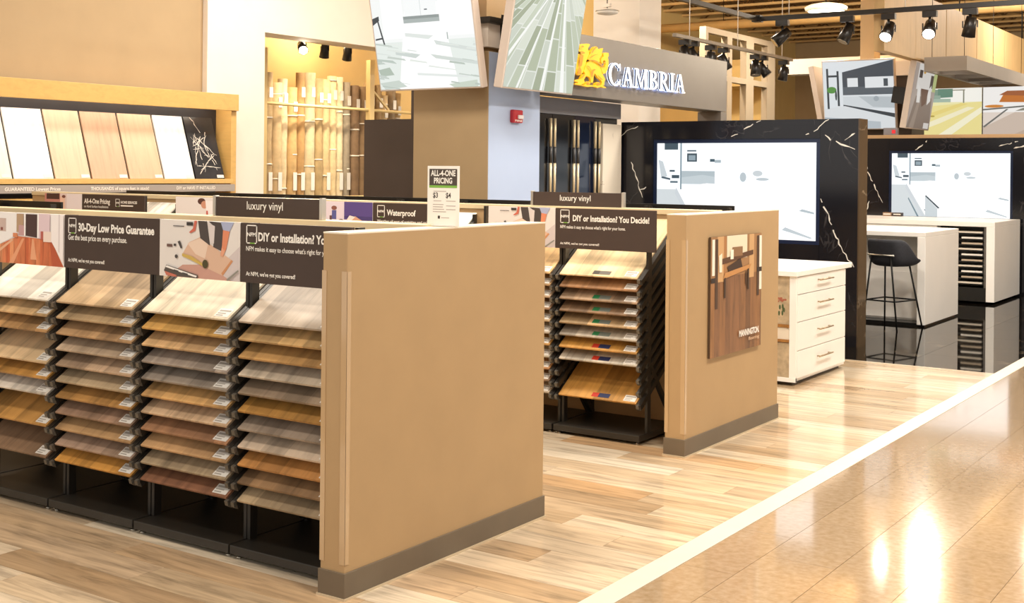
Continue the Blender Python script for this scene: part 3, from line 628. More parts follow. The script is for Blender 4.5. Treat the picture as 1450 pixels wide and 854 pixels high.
for x in (.918, .99, 1.342, 1.416, 1.748, 1.826):
    for z0, z1 in ((1.38, 1.68), (1.83, 2.10)): MB().tube((x, -.03, z0), (x, -.03, z1), .0135, n=14).build('brass_pull', BR, t)
    MB().tube((x, -.03, 1.68), (x, -.03, 1.83), .016, n=14).build('pull_grip', mat('grey_grip', '#4b4a4a', .4, .5), t)

# lit fascia with emblem and letters
FAS = noisy('brushed_grey_fascia', '#86807a', .34, .04, 3, metal=.6)
t = thing('store_fascia', 'long brushed grey sign fascia above the stone slab doors', 'fascia', (-5.94, 9.0, 0), PI / 2)
MB().box(.45, 4.18, 0, .29, 2.305, 2.885).build('box', FAS, t, bevel=.004)
MB().box(4.02, 4.18, .0, .29, 0, 2.30).build('end_post', FAS, t)
GLOW = mat('blue_white_glow', '#cfe0ff', .4, emit=1.6); LET = mat('lit_white_acrylic', '#ffffff', .3, emit=.75); LEGM_ = mat('pin_steel', '#888888', .4, .6)
sg = thing('lit_lettering', 'white illuminated letters on the grey fascia', 'sign letters', (-5.9, 9.0, 2.432), PI / 2)
def serif(ch):
    """strokes (x0,z0,x1,z1,width) in a unit cell plus serifs; returns list of outlines and the advance"""
    def st(x0, z0, x1, z1, w0, w1=None):
        w1 = w0 if w1 is None else w1
        return [(x0 - w0 / 2, z0), (x0 + w0 / 2, z0), (x1 + w1 / 2, z1), (x1 - w1 / 2, z1)]
    sf = lambda x, z, w: [(x - w, z), (x + w, z), (x + w, z + .06), (x - w, z + .06)]
    arc = lambda cx, cz, rx, rz, a0, a1, wx, n=16: [(cx + rx * math.cos(a0 + (a1 - a0) * i / n), cz + rz * math.sin(a0 + (a1 - a0) * i / n)) for i in range(n + 1)] + \
        [(cx + (rx - wx) * math.cos(a1 - (a1 - a0) * i / n), cz + (rz - .07) * math.sin(a1 - (a1 - a0) * i / n)) for i in range(n + 1)]
    if ch == 'C': return [arc(.42, .5, .42, .5, .75, 2 * PI - .75, .16), [(.68, .98), (.74, .98), (.74, .68), (.70, .68)], [(.70, .30), (.74, .30), (.74, .08), (.66, .08)]], .80
    if ch == 'A': return [st(.10, 0, .36, 1, .06, .08), st(.66, 0, .40, 1, .17, .12), R(.2, .56, .32, .38), sf(.10, 0, .12), sf(.66, 0, .14)], .80
    if ch == 'M': return [st(.12, 0, .16, 1, .06), st(.50, .05, .20, 1, .06, .16), st(.50, .05, .82, 1, .06, .06), st(.88, 0, .84, 1, .17, .17), sf(.12, 0, .12), sf(.88, 0, .15), sf(.10, .94, .10), sf(.9, .94, .1)], 1.06
    if ch == 'B': return [st(.18, 0, .18, 1, .16), sf(.14, 0, .14), sf(.14, .94, .14), arc(.24, .75, .34, .25, -PI / 2, PI / 2, .14), arc(.24, .27, .42, .27, -PI / 2, PI / 2, .15)], .74
    if ch == 'R': return [st(.18, 0, .18, 1, .16), sf(.18, 0, .17), sf(.14, .94, .14), arc(.24, .73, .38, .27, -PI / 2, PI / 2, .15), st(.72, 0, .36, .5, .18, .16), sf(.74, 0, .12)], .84
    if ch == 'I': return [st(.18, 0, .18, 1, .16), sf(.18, 0, .17), sf(.18, .94, .17)], .38
def letter(ch, x, z, s, sx):
    for depth, m, nm, y0, y1 in ((0, LET, 'letter', -.016, -.012), (1, mat('letter_return', '#3f4c70', .4), 'letter_return', -.0118, .004), (2, GLOW, 'letter_glow', .005, .010), (3, LEGM_, 'standoff_pin', .010, .04)):
        b = MB(); out, adv = serif(ch)
        if depth == 3: out = [R(.2, .26, .2, .26), R(.3, .36, .6, .66)]
        for k, o in enumerate(out): b.prism([(x + p[0] * s * sx, z + p[1] * s + (x - 1.3) * .008) for p in o], y0 - .0006 * k, y1)
        b.build(nm, m, sg)
    return adv * s * sx
x = 1.335
x += letter('C', x, 0, .225, 1.36) + .03
for ch, wgt in zip('AMBRIA', (1, 1, 1, 1, 1, 1)): x += letter(ch, x, .004, .195, 1.42) + .018
GOLD = mat('glowing_gold_enamel', '#e8b21e', .35, .0, emit=.25); GOLDD = mat('glowing_dark_gold_enamel', '#b9820c', .4, emit=.1)  # a slight glow is put into both enamel colours
em = thing('dragon_emblem', 'golden dragon emblem mounted before the white letters', 'emblem', (-5.9, 9.0, 2.385), PI / 2)
parts = [[(0.780, 0.322), (0.771, 0.332), (0.791, 0.346), (0.782, 0.362), (0.790, 0.386), (0.815, 0.395), (0.857, 0.402), (0.908, 0.408), (0.959, 0.411), (0.976, 0.405), (0.965, 0.390), (0.939, 0.367), (0.949, 0.348), (0.966, 0.332), (0.944, 0.289), (0.916, 0.252), (0.900, 0.217), (0.884, 0.186), (0.862, 0.144), (0.818, 0.113), (0.768, 0.101), (0.729, 0.115), (0.712, 0.145), (0.717, 0.180), (0.738, 0.204), (0.733, 0.215), (0.749, 0.233), (0.754, 0.268), (0.764, 0.292), (0.775, 0.301), (0.803, 0.301), (0.848, 0.310), (0.859, 0.323), (0.825, 0.326)],
         [(0.927, 0.265), (0.955, 0.299), (0.983, 0.327), (0.966, 0.335), (0.994, 0.360), (1.039, 0.388), (1.085, 0.398), (1.115, 0.388), (1.121, 0.371), (1.150, 0.380), (1.217, 0.393), (1.201, 0.364), (1.194, 0.339), (1.198, 0.325), (1.169, 0.305), (1.152, 0.286), (1.158, 0.266), (1.144, 0.241), (1.088, 0.254), (1.019, 0.262), (0.973, 0.260)],
         [(0.883, 0.192), (0.917, 0.229), (0.973, 0.251), (1.053, 0.252), (1.123, 0.234), (1.177, 0.214), (1.230, 0.209), (1.207, 0.181), (1.195, 0.151), (1.237, 0.118), (1.256, 0.096), (1.242, 0.071), (1.239, 0.041), (1.186, 0.038), (1.197, 0.068), (1.161, 0.090), (1.114, 0.104), (1.085, 0.128), (1.056, 0.141), (1.039, 0.116), (1.034, 0.081), (1.023, 0.051), (0.988, 0.049), (0.982, 0.083), (0.959, 0.099), (0.896, 0.107), (0.862, 0.144)],
         [(1.159, 0.219), (1.206, 0.208), (1.247, 0.220), (1.259, 0.244), (1.252, 0.273), (1.228, 0.280), (1.205, 0.264), (1.211, 0.246), (1.194, 0.242), (1.172, 0.255), (1.169, 0.278), (1.193, 0.301), (1.216, 0.312), (1.209, 0.341), (1.251, 0.353), (1.310, 0.355), (1.317, 0.329), (1.299, 0.310), (1.312, 0.278), (1.313, 0.230), (1.290, 0.187), (1.254, 0.155), (1.207, 0.146), (1.189, 0.168)],
         [(0.686, 0.055), (0.752, 0.062), (0.791, 0.071), (0.807, 0.089), (0.834, 0.117), (0.896, 0.118), (0.880, 0.094), (0.852, 0.069), (0.864, 0.041), (0.808, 0.020), (0.753, 0.011), (0.698, 0.013), (0.687, 0.024), (0.742, 0.030), (0.741, 0.039), (0.686, 0.041)],
         [(0.698, 0.013), (0.864, 0.018), (0.886, 0.048), (0.943, 0.058), (0.966, 0.042), (0.943, 0.023), (1.000, 0.026), (1.058, 0.024), (1.063, 0.048), (1.115, 0.063), (1.144, 0.053), (1.127, 0.034), (1.186, 0.038), (1.221, 0.029), (1.263, 0.016), (1.210, 0.013), (1.163, 0.022), (1.093, 0.006), (1.058, 0.015), (0.978, 0.012), (0.910, 0.003), (0.842, 0.010)]]
lines_ = [[(0.775, 0.321), (0.802, 0.329), (0.859, 0.320), (0.848, 0.309), (0.797, 0.299), (0.776, 0.301)],
         [(0.788, 0.374), (0.818, 0.382), (0.841, 0.373), (0.815, 0.362), (0.794, 0.363)],
         [(0.883, 0.195), (0.912, 0.201), (0.946, 0.194), (0.969, 0.170), (0.961, 0.160), (0.942, 0.185), (0.912, 0.193)],
         [(0.928, 0.256), (1.019, 0.265), (1.088, 0.257), (1.159, 0.236), (1.206, 0.216), (1.247, 0.218), (1.206, 0.208), (1.135, 0.226), (1.054, 0.247), (0.996, 0.253), (0.928, 0.248)],
         [(0.977, 0.333), (1.017, 0.371), (1.057, 0.391), (1.085, 0.396), (1.028, 0.360), (0.989, 0.325)],
         [(1.205, 0.258), (1.231, 0.266), (1.241, 0.252), (1.215, 0.244)],
         [(0.933, 0.268), (0.972, 0.295), (1.029, 0.314), (1.110, 0.326), (1.029, 0.307), (0.973, 0.283)],
         [(0.779, 0.073), (0.840, 0.117), (0.851, 0.109), (0.820, 0.087)],
         [(1.077, 0.126), (1.102, 0.124), (1.161, 0.101), (1.197, 0.089), (1.150, 0.089)],
         [(0.875, 0.039), (0.914, 0.050), (0.954, 0.036), (0.915, 0.021)],
         [(1.057, 0.042), (1.104, 0.056), (1.145, 0.046), (1.098, 0.027)],
         [(0.754, 0.262), (0.786, 0.294), (0.826, 0.291), (0.815, 0.239), (0.794, 0.191), (0.766, 0.178)],
         [(0.728, 0.158), (0.761, 0.177), (0.789, 0.156), (0.790, 0.116), (0.751, 0.111)],
         [(0.975, 0.161), (1.020, 0.179), (1.055, 0.176), (1.009, 0.155), (0.999, 0.102), (0.982, 0.101)]]
b = MB()
for k, p in enumerate(parts): b.prism(p, -.015 - .003 * k, .0)
b.build('body', GOLD, em)
b = MB()
for k, p in enumerate(lines_): b.flat(p, -.0315 - .0003 * k)
b.build('inner_lines', GOLDD, em)
for px, pz in ((.80, .12), (1.1, .2), (1.2, .2), (.85, .3)): MB().tube((px, .0, pz), (px, .04, pz), .008, n=8).build('standoff_pin', LEGM_, em)

# red fire alarm on the tan column
t = thing('fire_alarm', 'red fire alarm strobe on the side of the tan column', 'fire alarm', (-6.06, 8.98, 2.02), PI / 2)
MB().box(-.075, .075, -.045, 0, 0, .115).build('housing', mat('alarm_red', '#b5202a', .35), t, bevel=.012)
MB().box(-.02, .06, -.062, -.045, .035, .07).build('strobe_lens', mat('strobe_white', '#e8e4e4', .2), t, bevel=.006)
text('FIRE', t, WHITEP, -.055, .012, w=.11, h=.016, y=-.0465, bold=.02)

# ================================================================== HANGING SCREENS
def screen(label, loc, rz, rx, w, h, shapes, emit, th=.085):
    t = thing('hanging_screen', label, 'display screen', loc, rz, rx=rx)
    MB().box(-w / 2, w / 2, 0, th, 0, h).build('housing', noisy('pinkish_grey_housing', '#cabcb0', .4, .03, 4), t, bevel=.006)
    MB().box(-w * .15, w * .15, th, th + .30, h * .35, h * .6).build('mount', BLACKM, t)
    art(t, w - .03, h - .03, shapes, -.003, -w / 2 + .015, .015, emit=emit, name='screen_image', step=.00008)
    return t
KIT = [('#f2f5f4', R(0, 1, 0, 1)), ('#e3ebe6', R(0, 1, 0, .42)), ('#ffffff', [(.2, 0), (.8, 0), (.7, .75), (.35, .75)]), ('#c7d2ca', [(0, .06), (.2, .08), (.28, .02), (.05, .0)]), ('#aebdb0', [(0, .18), (.12, .2), (.16, .13), (.02, .12)]), ('#b9c6be', [(0, .28), (.16, .26), (.2, .23), (0, .23)]), ('#cfd8d3', [(.55, .3), (1, .22), (1, .19), (.6, .26)]), ('#d4dcd8', [(.6, .42), (1, .33), (1, .3), (.62, .38)]), ('#c9d3cf', [(.2, .35), (.45, .3), (.4, .27), (.2, .31)]), ('#dde4e0', [(.3, .5), (.6, .46), (.55, .43), (.3, .47)]), ('#fbfcfc', R(.1, .32, .45, 1)), ('#fafbfb', R(.68, 1, .45, 1)),
       ('#aab4b2', [(.32, .62), (.68, .62), (.68, .58), (.32, .58)]), ('#8f9998', [(.32, .64), (.68, .64), (.68, .615), (.32, .615)]), ('#f4f7f7', R(.34, .66, .64, 1)), ('#d0d8d8', R(.5, .505, .64, 1)), ('#5a646a', R(.54, .57, .685, .695)), ('#3f474c', [(.0, .64), (.07, .66), (.07, .62), (.0, .58)]), ('#3f474c', [(.045, .63), (.06, .63), (.105, .4), (.09, .4)]), ('#3f474c', [(.01, .46), (.09, .47), (.09, .455), (.01, .445)]), ('#a8b4b0', R(.735, .745, .42, .48)), ('#dfe6e3', [(.4, .14), (.9, .1), (.9, .08), (.4, .12)]), ('#c6d2c4', [(.7, .03), (.98, .06), (.98, .0), (.75, .0)])]
def clip01(p):
    for ax, lim, sg_ in ((0, 0, 1), (0, 1, -1), (1, 0, 1), (1, 1, -1)):
        o_ = []
        for k in range(len(p)):
            a, c = p[k], p[(k + 1) % len(p)]; ia, ic = (a[ax] - lim) * sg_ >= 0, (c[ax] - lim) * sg_ >= 0
            if ia: o_.append(a)
            if ia != ic:
                t_ = (lim - a[ax]) / (c[ax] - a[ax]); o_.append((a[0] + (c[0] - a[0]) * t_, a[1] + (c[1] - a[1]) * t_))
        p = o_
        if len(p) < 3: return None
    return p
random.seed(11)
for k in range(46):                                                     # board streaks on the pictured kitchen floor
    z_ = .01 + .4 * random.random(); x_ = random.random() * 1.1 - .1; l_ = .08 + random.random() * .22; th_ = .006 + .012 * random.random()
    if .3 < x_ + l_ / 2 < .62 and random.random() < .6: continue
    q = clip01([(x_, z_), (x_ + l_, z_ - l_ * .16), (x_ + l_ * .92, z_ - l_ * .16 + th_), (x_ + l_ * .05, z_ + th_)])
    if q: KIT.append((random.choice(['#d5ddd8', '#c3cdc6', '#e4eae6', '#b7c3ba', '#dfe6e0']), q))
FLOORP = [('#e6ebe2', R(0, 1, 0, 1)), ('#7d8c74', R(0, .3, .8, 1))]
vx, vz = .62, 1.12
for k in range(22):
    a, b2 = -1.3 + k * .17, -1.3 + (k + 1) * .17 - .02; t0 = -random.random() * .25
    while t0 < .93:
        t1 = t0 + .16 + random.random() * .2; e = min(t1 - .01, .95); t_ = max(t0, 0)
        lp = lambda u, w_: (u + (vx - u) * w_, vz * w_)
        if e > t_:
            q = clip01([lp(a, t_), lp(b2, t_), lp(b2, e), lp(a, e)])
            if q: FLOORP.append((random.choice(['#b3bea5', '#c9d3bf', '#a3ae94', '#dbe2d4', '#bfc9b3', '#ccd4c6']), q))
        t0 = t1
for q in ([(.5, 0), (.54, 0), (.63, .9), (.61, .9)], [(.16, 0), (.19, 0), (.56, .9), (.55, .9)], [(.8, 0), (.86, 0), (.68, .9), (.66, .9)], [(0, .25), (0, .3), (.52, .9), (.53, .9)]): FLOORP.append(('#fbfdf9', q))
FLOORP += [('#f7faf5', ell(.64, .93, .2, .07)), ('#ffffff', ell(.66, .97, .12, .03))]
screen('hanging screen with a white kitchen image, facing the racks', (-6.495, 8.33, 2.285), 0, math.radians(12), 1.10, 1.0, KIT, .95)
screen('hanging screen showing pale floor planks, facing the aisle', (-5.80, 8.96, 2.285), PI / 2, math.radians(9.5), 1.12, 1.02, FLOORP, .85)
KDARK = [('#eef4f8', R(0, 1, 0, 1)), ('#46505a', [(.28, .84), (1, 1), (1, .5), (.28, .5)]), ('#5d676f', [(.28, .5), (1, .5), (1, .62), (.28, .62)]), ('#dfe6ea', R(.28, 1, .3, .48)), ('#c4cdd2', [(.5, .48), (1, .46), (1, .3), (.7, .32)]), ('#3a444c', [(.28, .36), (1, .22), (1, .16), (.5, .28), (.28, .34)]), ('#e9eef1', [(0, 0), (1, 0), (1, .16), (.3, .34), (0, .3)]), ('#c2ccd3', [(0, .0), (.8, 0), (.8, .1), (0, .18)]), ('#39444c', R(.05, .08, .3, .9)), ('#39444c', R(.2, .23, .34, .86)), ('#39444c', R(.05, .23, .77, .8)), ('#f2f6f8', R(.35, .5, .62, .75)), ('#f2f6f8', R(.6, 1, .6, .76)), ('#4a545c', R(.86, .92, .62, .73)), ('#5a9a4a', ell(.12, .58, .07, .05)), ('#3e4a50', ell(.18, .5, .015, .08, 8)), ('#a9b4bb', ell(.75, .44, .04, .04, 8))]
screen('far hanging screen with a dark grey kitchen image above the stone wall', (-6.08, 18.3, 2.27), 0, math.radians(9), 1.1, 1.05, KDARK, .75)
DINE = [('#b8aaa0', R(0, 1, 0, 1)), ('#8d7c70', [(0, 0), (1, 0), (.9, .5), (.2, .5)]), ('#f0ece6', R(.15, .85, .6, 1)), ('#4a3f38', R(.2, .34, .78, .9)), ('#d9a53a', ell(.42, .9, .06, .05)), ('#4a3f38', R(.72, .85, .65, .85)), ('#c3d08a', R(.85, 1, .6, 1)), ('#f6f3ee', [(.2, .7), (.35, .6), (.4, .38), (.25, .4)]), ('#f6f3ee', [(.68, .6), (.8, .7), (.85, .45), (.72, .38)]), ('#6b4a38', [(.36, .62), (.7, .62), (.66, .4), (.5, .34)]), ('#a59486', [(.1, 0), (.3, 0), (.4, .4), (.3, .4)]), ('#efeae4', R(.72, .95, .01, .1))]
screen('narrow looking far hanging screen with a dining room image', (-5.13, 17.95, 2.25), PI / 2, math.radians(9), 1.15, .95, DINE, .6)
sc3 = screen('far hanging screen seen edge-on, facing away to the left', (-6.78, 18.98, 2.28), -PI / 2, math.radians(11), 1.0, 1.0, KDARK, .75)
sbox('column_brown_back', noisy('dark_brown_column', '#4a3c30', .5, .05, 4), -6.4, -5.38, 18.55, 19.2, 0, 3.08)
sbox('column_brown_cap', CREAM, -6.45, -5.3, 18.5, 19.25, 3.08, 3.3)

# ================================================================== LEFT SAMPLE CABINET (maple)
t = thing('maple_sample_cabinet', 'lit maple wall cabinet with leaning floor samples', 'display cabinet', (-10.7, 6.2, 0), PI / 2)
MB().box(0, 3.9, -.02, .02, 2.265, 2.455).build('fascia', MAPLE, t, bevel=.003)
MB().box(3.82, 3.9, .02, .29, 1.28, 2.455).build('side_panel', MAPLE, t)
MB().box(0, 3.82, .02, .29, 2.42, 2.45).build('roof_panel', MAPLE, t)
MB().box(0, 3.82, .275, .295, 1.28, 2.43).build('back_panel', noisy('dark_cabinet_back', '#2a2a30', .5, .1, 4), t)
MB().box(0, 3.82, -.02, .275, 1.425, 1.475).build('ledge', MAPLE, t, bevel=.003)
MB().box(0, 3.9, .0, .29, 0, 1.28).build('lower_case', MAPLE, t)
gs = MB().box(0, 3.84, -.03, -.022, 1.335, 1.415).build('text_strip', mat('silver_grey_strip', '#a8a09a', .4), t)
text('GUARANTEED Lowest Prices', gs, WHITEP, .88, 1.36, w=.62, h=.035, y=-.032, bold=.02); text('THOUSANDS of square feet in stock!', gs, WHITEP, 1.86, 1.36, w=.74, h=.035, y=-.032, bold=.02); text('DIY or HAVE IT INSTALLED', gs, WHITEP, 2.98, 1.36, w=.56, h=.035, y=-.032, bold=.02)
lamp_ = bpy.data.lights.new('cabinet_strip_light', 'AREA'); lamp_.shape = 'RECTANGLE'; lamp_.size = 3.6; lamp_.size_y = .05; lamp_.energy = 10; lamp_.color = (1, .93, .84)
lo = bpy.data.objects.new('cabinet_strip_light', lamp_); C.objects.link(lo); lo.parent = t; lo.location = (1.95, .06, 2.40); lo.rotation_euler = (math.radians(18), 0, 0)
MB().box(.1, 3.75, .035, .085, 2.405, 2.42).build('light_strip', mat('led_strip', '#fff1d8', .4, emit=4), t)
DP = [('white oak', 1, '#efe7dc'), ('whitewashed', 0, '#f3efe9'), ('pale oak', 1, '#d8bda2'), ('knotty tan oak', 1, '#c9a68a'), ('honey oak', 1, '#d4b496'), ('plain white', 0, '#f5f2ee'), ('black veined stone', 2, '')]
ys = [6.72, 7.215, 7.68, 8.12, 8.595, 9.065, 9.505, 9.955]
for i in range(7):
    nm, kind, c = DP[i]; a, b2 = ys[i] + .012, ys[i + 1] - .012
    m = wood('large_sample_%d' % i, [shade(c, .95), shade(c, 1.03)], .4, (12, 2, 1.3), contrast=.1) if kind < 2 else noisy('black_sample_stone', '#2c2d31', .25, .2, 6)
    o = MB().box(0, b2 - a, 0, .018, 0, .74).build('large_floor_sample', m, None, (-10.735, a, 1.478)); o.rotation_euler = (math.radians(-18.5), 0, PI / 2)
    tag(o, 'large %s floor sample leaning in the maple cabinet%s' % (nm, ', cut off by the frame edge' if i == 0 else ''), 'flooring sample', 'large samples in the maple cabinet')
    MB().box(b2 - a - .11, b2 - a - .01, -.004, 0, .01, .045).build('name_label', LABELW, o)
    if kind == 2:
        rv = random.Random(8); veins(o, [[(rv.uniform(.02, .4), rv.uniform(.02, .55)) for _ in range(2)] for _ in range(15)] + [[(.1, .74), (.2, .55), (.15, .4), (.25, .25)], [(.3, .6), (.22, .4), (.34, .1)]], -.0012, 3, .011)
# ================================================================== CARPET ROLLS
random.seed(5)
rc = ['#b49a72', '#c9ae84', '#d8c39c', '#c2a06c', '#b08a58', '#c7b48f', '#ad9468', '#cbb083', '#d6bf92', '#d9c6a0', '#9a8d78', '#7d6348', '#8b7050', '#b99d72', '#a08660', '#cdb58c', '#8d7a60', '#bfa377']
PLAST = mat('shiny_tape', '#efe6d4', .2)
posw = ['first', 'second', 'third', 'fourth', 'fifth', 'sixth', 'seventh', 'eighth', 'ninth', 'tenth', 'eleventh', 'twelfth', 'thirteenth', 'fourteenth', 'fifteenth', 'sixteenth', 'seventeenth', 'eighteenth']
y = 11.86
for i in range(18):
    r_ = random.uniform(.062, .088); y += r_; h = 2.72 + random.uniform(0, .24); lean = random.uniform(-.008, .008)
    o = MB(); prof = []
    t = thing('carpet_roll', '%s upright carpet roll from the cream column in the alcove rack' % posw[i], 'carpet roll', (-12.12 + random.uniform(-.03, .03), y, 0), 0, 'upright carpet rolls')
    n = 14; rings = []
    b = MB()
    segs = 9; R_ = []
    for k in range(segs + 1):
        z = h * k / segs; rk = r_ * random.uniform(.9, 1.06); oy = lean * k / segs + random.uniform(-.006, .006)
        R_.append([b.bm.verts.new((rk * math.cos(2 * PI * q / n), oy + rk * math.sin(2 * PI * q / n), z)) for q in range(n)])
    for k in range(segs):
        for q in range(n):
            f = b.bm.faces.new((R_[k][q], R_[k][(q + 1) % n], R_[k + 1][(q + 1) % n], R_[k + 1][q])); f.smooth = True
    b.bm.faces.new(R_[0][::-1]); b.bm.faces.new(R_[-1])
    b.build('roll', noisy('carpet_' + rc[i].strip('#'), rc[i], .8, .18, 9, .3), t)
    for z in (1.6, h - .35):
        zz = z + random.uniform(-.35, .3); b = MB(); b.lathe([(r_ * 1.07, zz), (r_ * 1.07, zz + .018)], 14, 0, lean * zz / h); b.build('tape_band', PLAST, t)
    MB().box(r_ * 1.02, r_ * 1.02 + .004, -.035 + lean * .9, .035 + lean * .9, h - .34, h - .2).build('paper_tag', LABELW, t)
    if random.random() < .6: MB().box(r_ * 1.04, r_ * 1.04 + .004, -.035 + lean * .5, .035 + lean * .5, 1.3, 1.55).build('paper_tag', LABELW, t)
    y += r_ + .014
t = thing('roll_rack', 'yellow steel rack rail holding back the carpet rolls', 'rack', (-11.88, 11.5, 0))
YS = mat('yellow_steel', '#d8bd84', .4)
for z in (2.47, 1.2): MB().tube((0, 0, z), (0, 3.6, z), .022).build('rail', YS, t)
for y in (.15, 2.32, 3.5):
    MB().box(-.04, .04, y - .05, y + .05, 0, 3.2).build('post', YS, t)
for y in (2.32, 3.5): MB().bar((0, y, 2.8), (0, y + .42, 2.49), .03).build('brace', YS, t)
# dark display back in front of the alcove
t = thing('brown_cabinet_back', 'plain dark brown cabinet back left of the tan column', 'cabinet', (-7.81, 9.0, 0)); MB().box(0, .9, 0, .5, 0, 2.07).build('carcass', noisy('dark_brown_laminate', '#453a34', .5, .04, 5), t, bevel=.004); MB().box(.0, .9, .0, .5, 2.07, 2.075).build('top_edge', BROWN, t)
t = thing('tall_brown_panel', 'taller dark brown panel edge behind the tan column', 'panel', (-7.72, 9.6, 0)); MB().box(0, .8, 0, .2, 0, 2.42).build('carcass', noisy('dark_brown_laminate', '#453a34', .5), t, bevel=.004); MB().box(0, .8, -.01, .21, 2.42, 2.44).build('cap', BROWN, t)

# ================================================================== ISLAND, STOOL, SAMPLE COUNTER
t = thing('white_island', 'white waterfall island with the dark stool in front', 'kitchen island', (-3.66, 13.15, 0))
MB().box(-2.2, 0, 0, 1.33, .945, .995).build('top_slab', WHITE, t, bevel=.004)
MB().box(-.085, 0, 0, 1.33, .02, .945).build('end_slab', WHITE, t, bevel=.004)
MB().box(-2.2, -.085, .32, 1.25, .03, .945).build('body', WHITE, t)
MB().box(-2.2, -.085, .30, .32, .05, .55).build('front_panel', WHITE, t)
MB().box(-2.1, -.02, .06, 1.28, 0, .03).build('plinth', BLACKM, t)
t = thing('bar_stool', 'charcoal bucket bar stool with thin black legs at the white island', 'bar stool', (-3.92, 12.86, 0), math.radians(-14))
FEL = noisy('charcoal_felt', '#2f3036', .85, .12, 40, .2)
b = MB(); n = 32; rings = []
for k in range(10):
    s_ = k / 9; row = []
    for q in range(n):
        a = 2 * PI * q / n; back = (1 - math.sin(a)) / 2                    # 1 at -y (backrest)
        q_ = min(1, max(0, (back - .2) / .55)); top = .06 + .215 * q_ * q_ * (3 - 2 * q_)
        rx = (.06 + .195 * s_ ** .55); ry = (.06 + .175 * s_ ** .55)
        z = .66 + top * s_ ** 2.1
        sq = 1 / max(abs(math.cos(a)), abs(math.sin(a))) ** .55
        taper = 1 - .26 * q_ * max(0, s_ - .45) / .55
        row.append(b.bm.verts.new((rx * math.cos(a) * sq * taper, ry * math.sin(a) * sq, z)))
    rings.append(row)
for k in range(9):
    for q in range(n):
        f = b.bm.faces.new((rings[k][q], rings[k][(q + 1) % n], rings[k + 1][(q + 1) % n], rings[k + 1][q])); f.smooth = True
b.bm.faces.new(rings[0][::-1])
o = b.build('seat_shell', FEL, t); md = o.modifiers.new('thick', 'SOLIDIFY'); md.thickness = .03; md.offset = 0; sd = o.modifiers.new('sub', 'SUBSURF'); sd.levels = 1; sd.render_levels = 1
LEGM = mat('black_steel_leg', '#1a1a1c', .35, .6)
top_ = {(-1, -1): (-.11, -.21, .77), (1, -1): (.11, -.21, .77), (-1, 1): (-.14, .1, .67), (1, 1): (.14, .1, .67)}
ft_ = {(-1, -1): (-.2, -.23, 0), (1, -1): (.2, -.23, 0), (-1, 1): (-.22, .23, 0), (1, 1): (.22, .23, 0)}
for k in top_: MB().tube(top_[k], ft_[k], .0095, .0085).build('leg', LEGM, t)
MB().tube((-.15, -.215, .77), (.15, -.215, .77), .009).build('back_bar', SILVER, t)
at = lambda k, z: [top_[k][i] + (ft_[k][i] - top_[k][i]) * (top_[k][2] - z) / top_[k][2] for i in range(3)]
for a, c in (((-1, -1), (1, -1)), ((-1, 1), (1, 1)), ((-1, -1), (-1, 1)), ((1, -1), (1, 1))): MB().tube(at(a, .30), at(c, .30), .008).build('footrest_bar', LEGM, t)
t = thing('sample_counter', 'long white counter with a rack of thin stone sample drawers', 'counter', (-3.6, 15.95, 0))
MB().box(-2.4, 0, 0, 1.42, .96, 1.02).build('top_slab', WHITE, t, bevel=.004)
MB().box(-.1, 0, 0, 1.42, .03, .96).build('end_slab', WHITE, t, bevel=.004)
MB().box(-2.4, -.7, .02, 1.40, .03, .96).build('body', WHITE, t)
MB().box(-.70, -.1, .35, 1.40, .03, .96).build('back_body', BLACKM, t); MB().box(-.70, -.1, .02, .35, .03, .2).build('black_plinth', BLACKM, t)
for x in (-.69, -.13): MB().box(x, x + .03, .02, .35, .2, .96).build('rack_side', mat('rack_steel', '#6d6a68', .3, .7), t)
for i in range(10):
    z = .235 + i * .07; d = MB().box(-.66, -.13, .03, .34, z, z + .014).build('sample_tray', BLACKM, t)
    MB().box(-.40 if i % 3 else -.52, -.15, .02, .3, z + .014, z + .034).build('stone_sample', mat('pale_stone_chip_%d' % (i % 3), ('#d9cfbf', '#bfae98', '#efe9df')[i % 3], .3), d)
for k, (x, c, nm) in enumerate(((-5.38, '#9a7d62', 'brown'), (-5.24, '#3c2f2a', 'striped dark'))):
    t = thing('sample_box', 'small %s sample box on the long white counter' % nm, 'sample box', (x, 17.2, 1.02)); MB().box(0, .12, 0, .1, 0, .05).build('carton', mat('box_' + nm, c, .5), t, bevel=.003); MB().box(.01, .11, -.002, .0, .02, .035).build('label_band', LABELW, t)

# ================================================================== OVERHEAD RIGHT: canopy, bulkhead, light boxes, tracks
GCAN = noisy('grey_canopy_paint', '#a39b92', .6, .03, 3)
t = thing('grey_canopy', 'grey suspended canopy grid with small downlights over the island', 'canopy', (-4.36, 17.6, 3.05))
MB().box(-.58, 0, 0, .05, 0, .2).build('edge_board', GCAN, t); MB().box(-.58, 0, 3.75, 3.8, 0, .2).build('edge_board', GCAN, t)
MB().box(-.05, 0, .05, 3.75, 0, .2).build('edge_board', GCAN, t); MB().box(-.58, -.53, .05, 3.75, 0, .2).build('edge_board', GCAN, t)
for y in (.75, 1.5, 2.25, 3.0): MB().box(-.53, -.05, y - .03, y + .03, 0, .14).build('crossbar', GCAN, t)
MB().box(-.53, -.05, .05, 3.75, .14, .17).build('top_sheet', noisy('canopy_sheet', '#8a7a66', .7), t)
DL = mat('downlight_glow', '#fff6e6', .4, emit=5)
for x, y in ((-.2, 1.1), (-.2, 2.6), (-.4, .4)): MB().box(x - .08, x + .08, y - .1, y + .1, .132, .139).build('downlight', DL, t)
for x in (-.5, -.06):
    for y in (.1, 3.7): MB().tube((x, y, .2), (x, y, 2.0), .004, n=6).build('hanger_rod', LEGM, t)
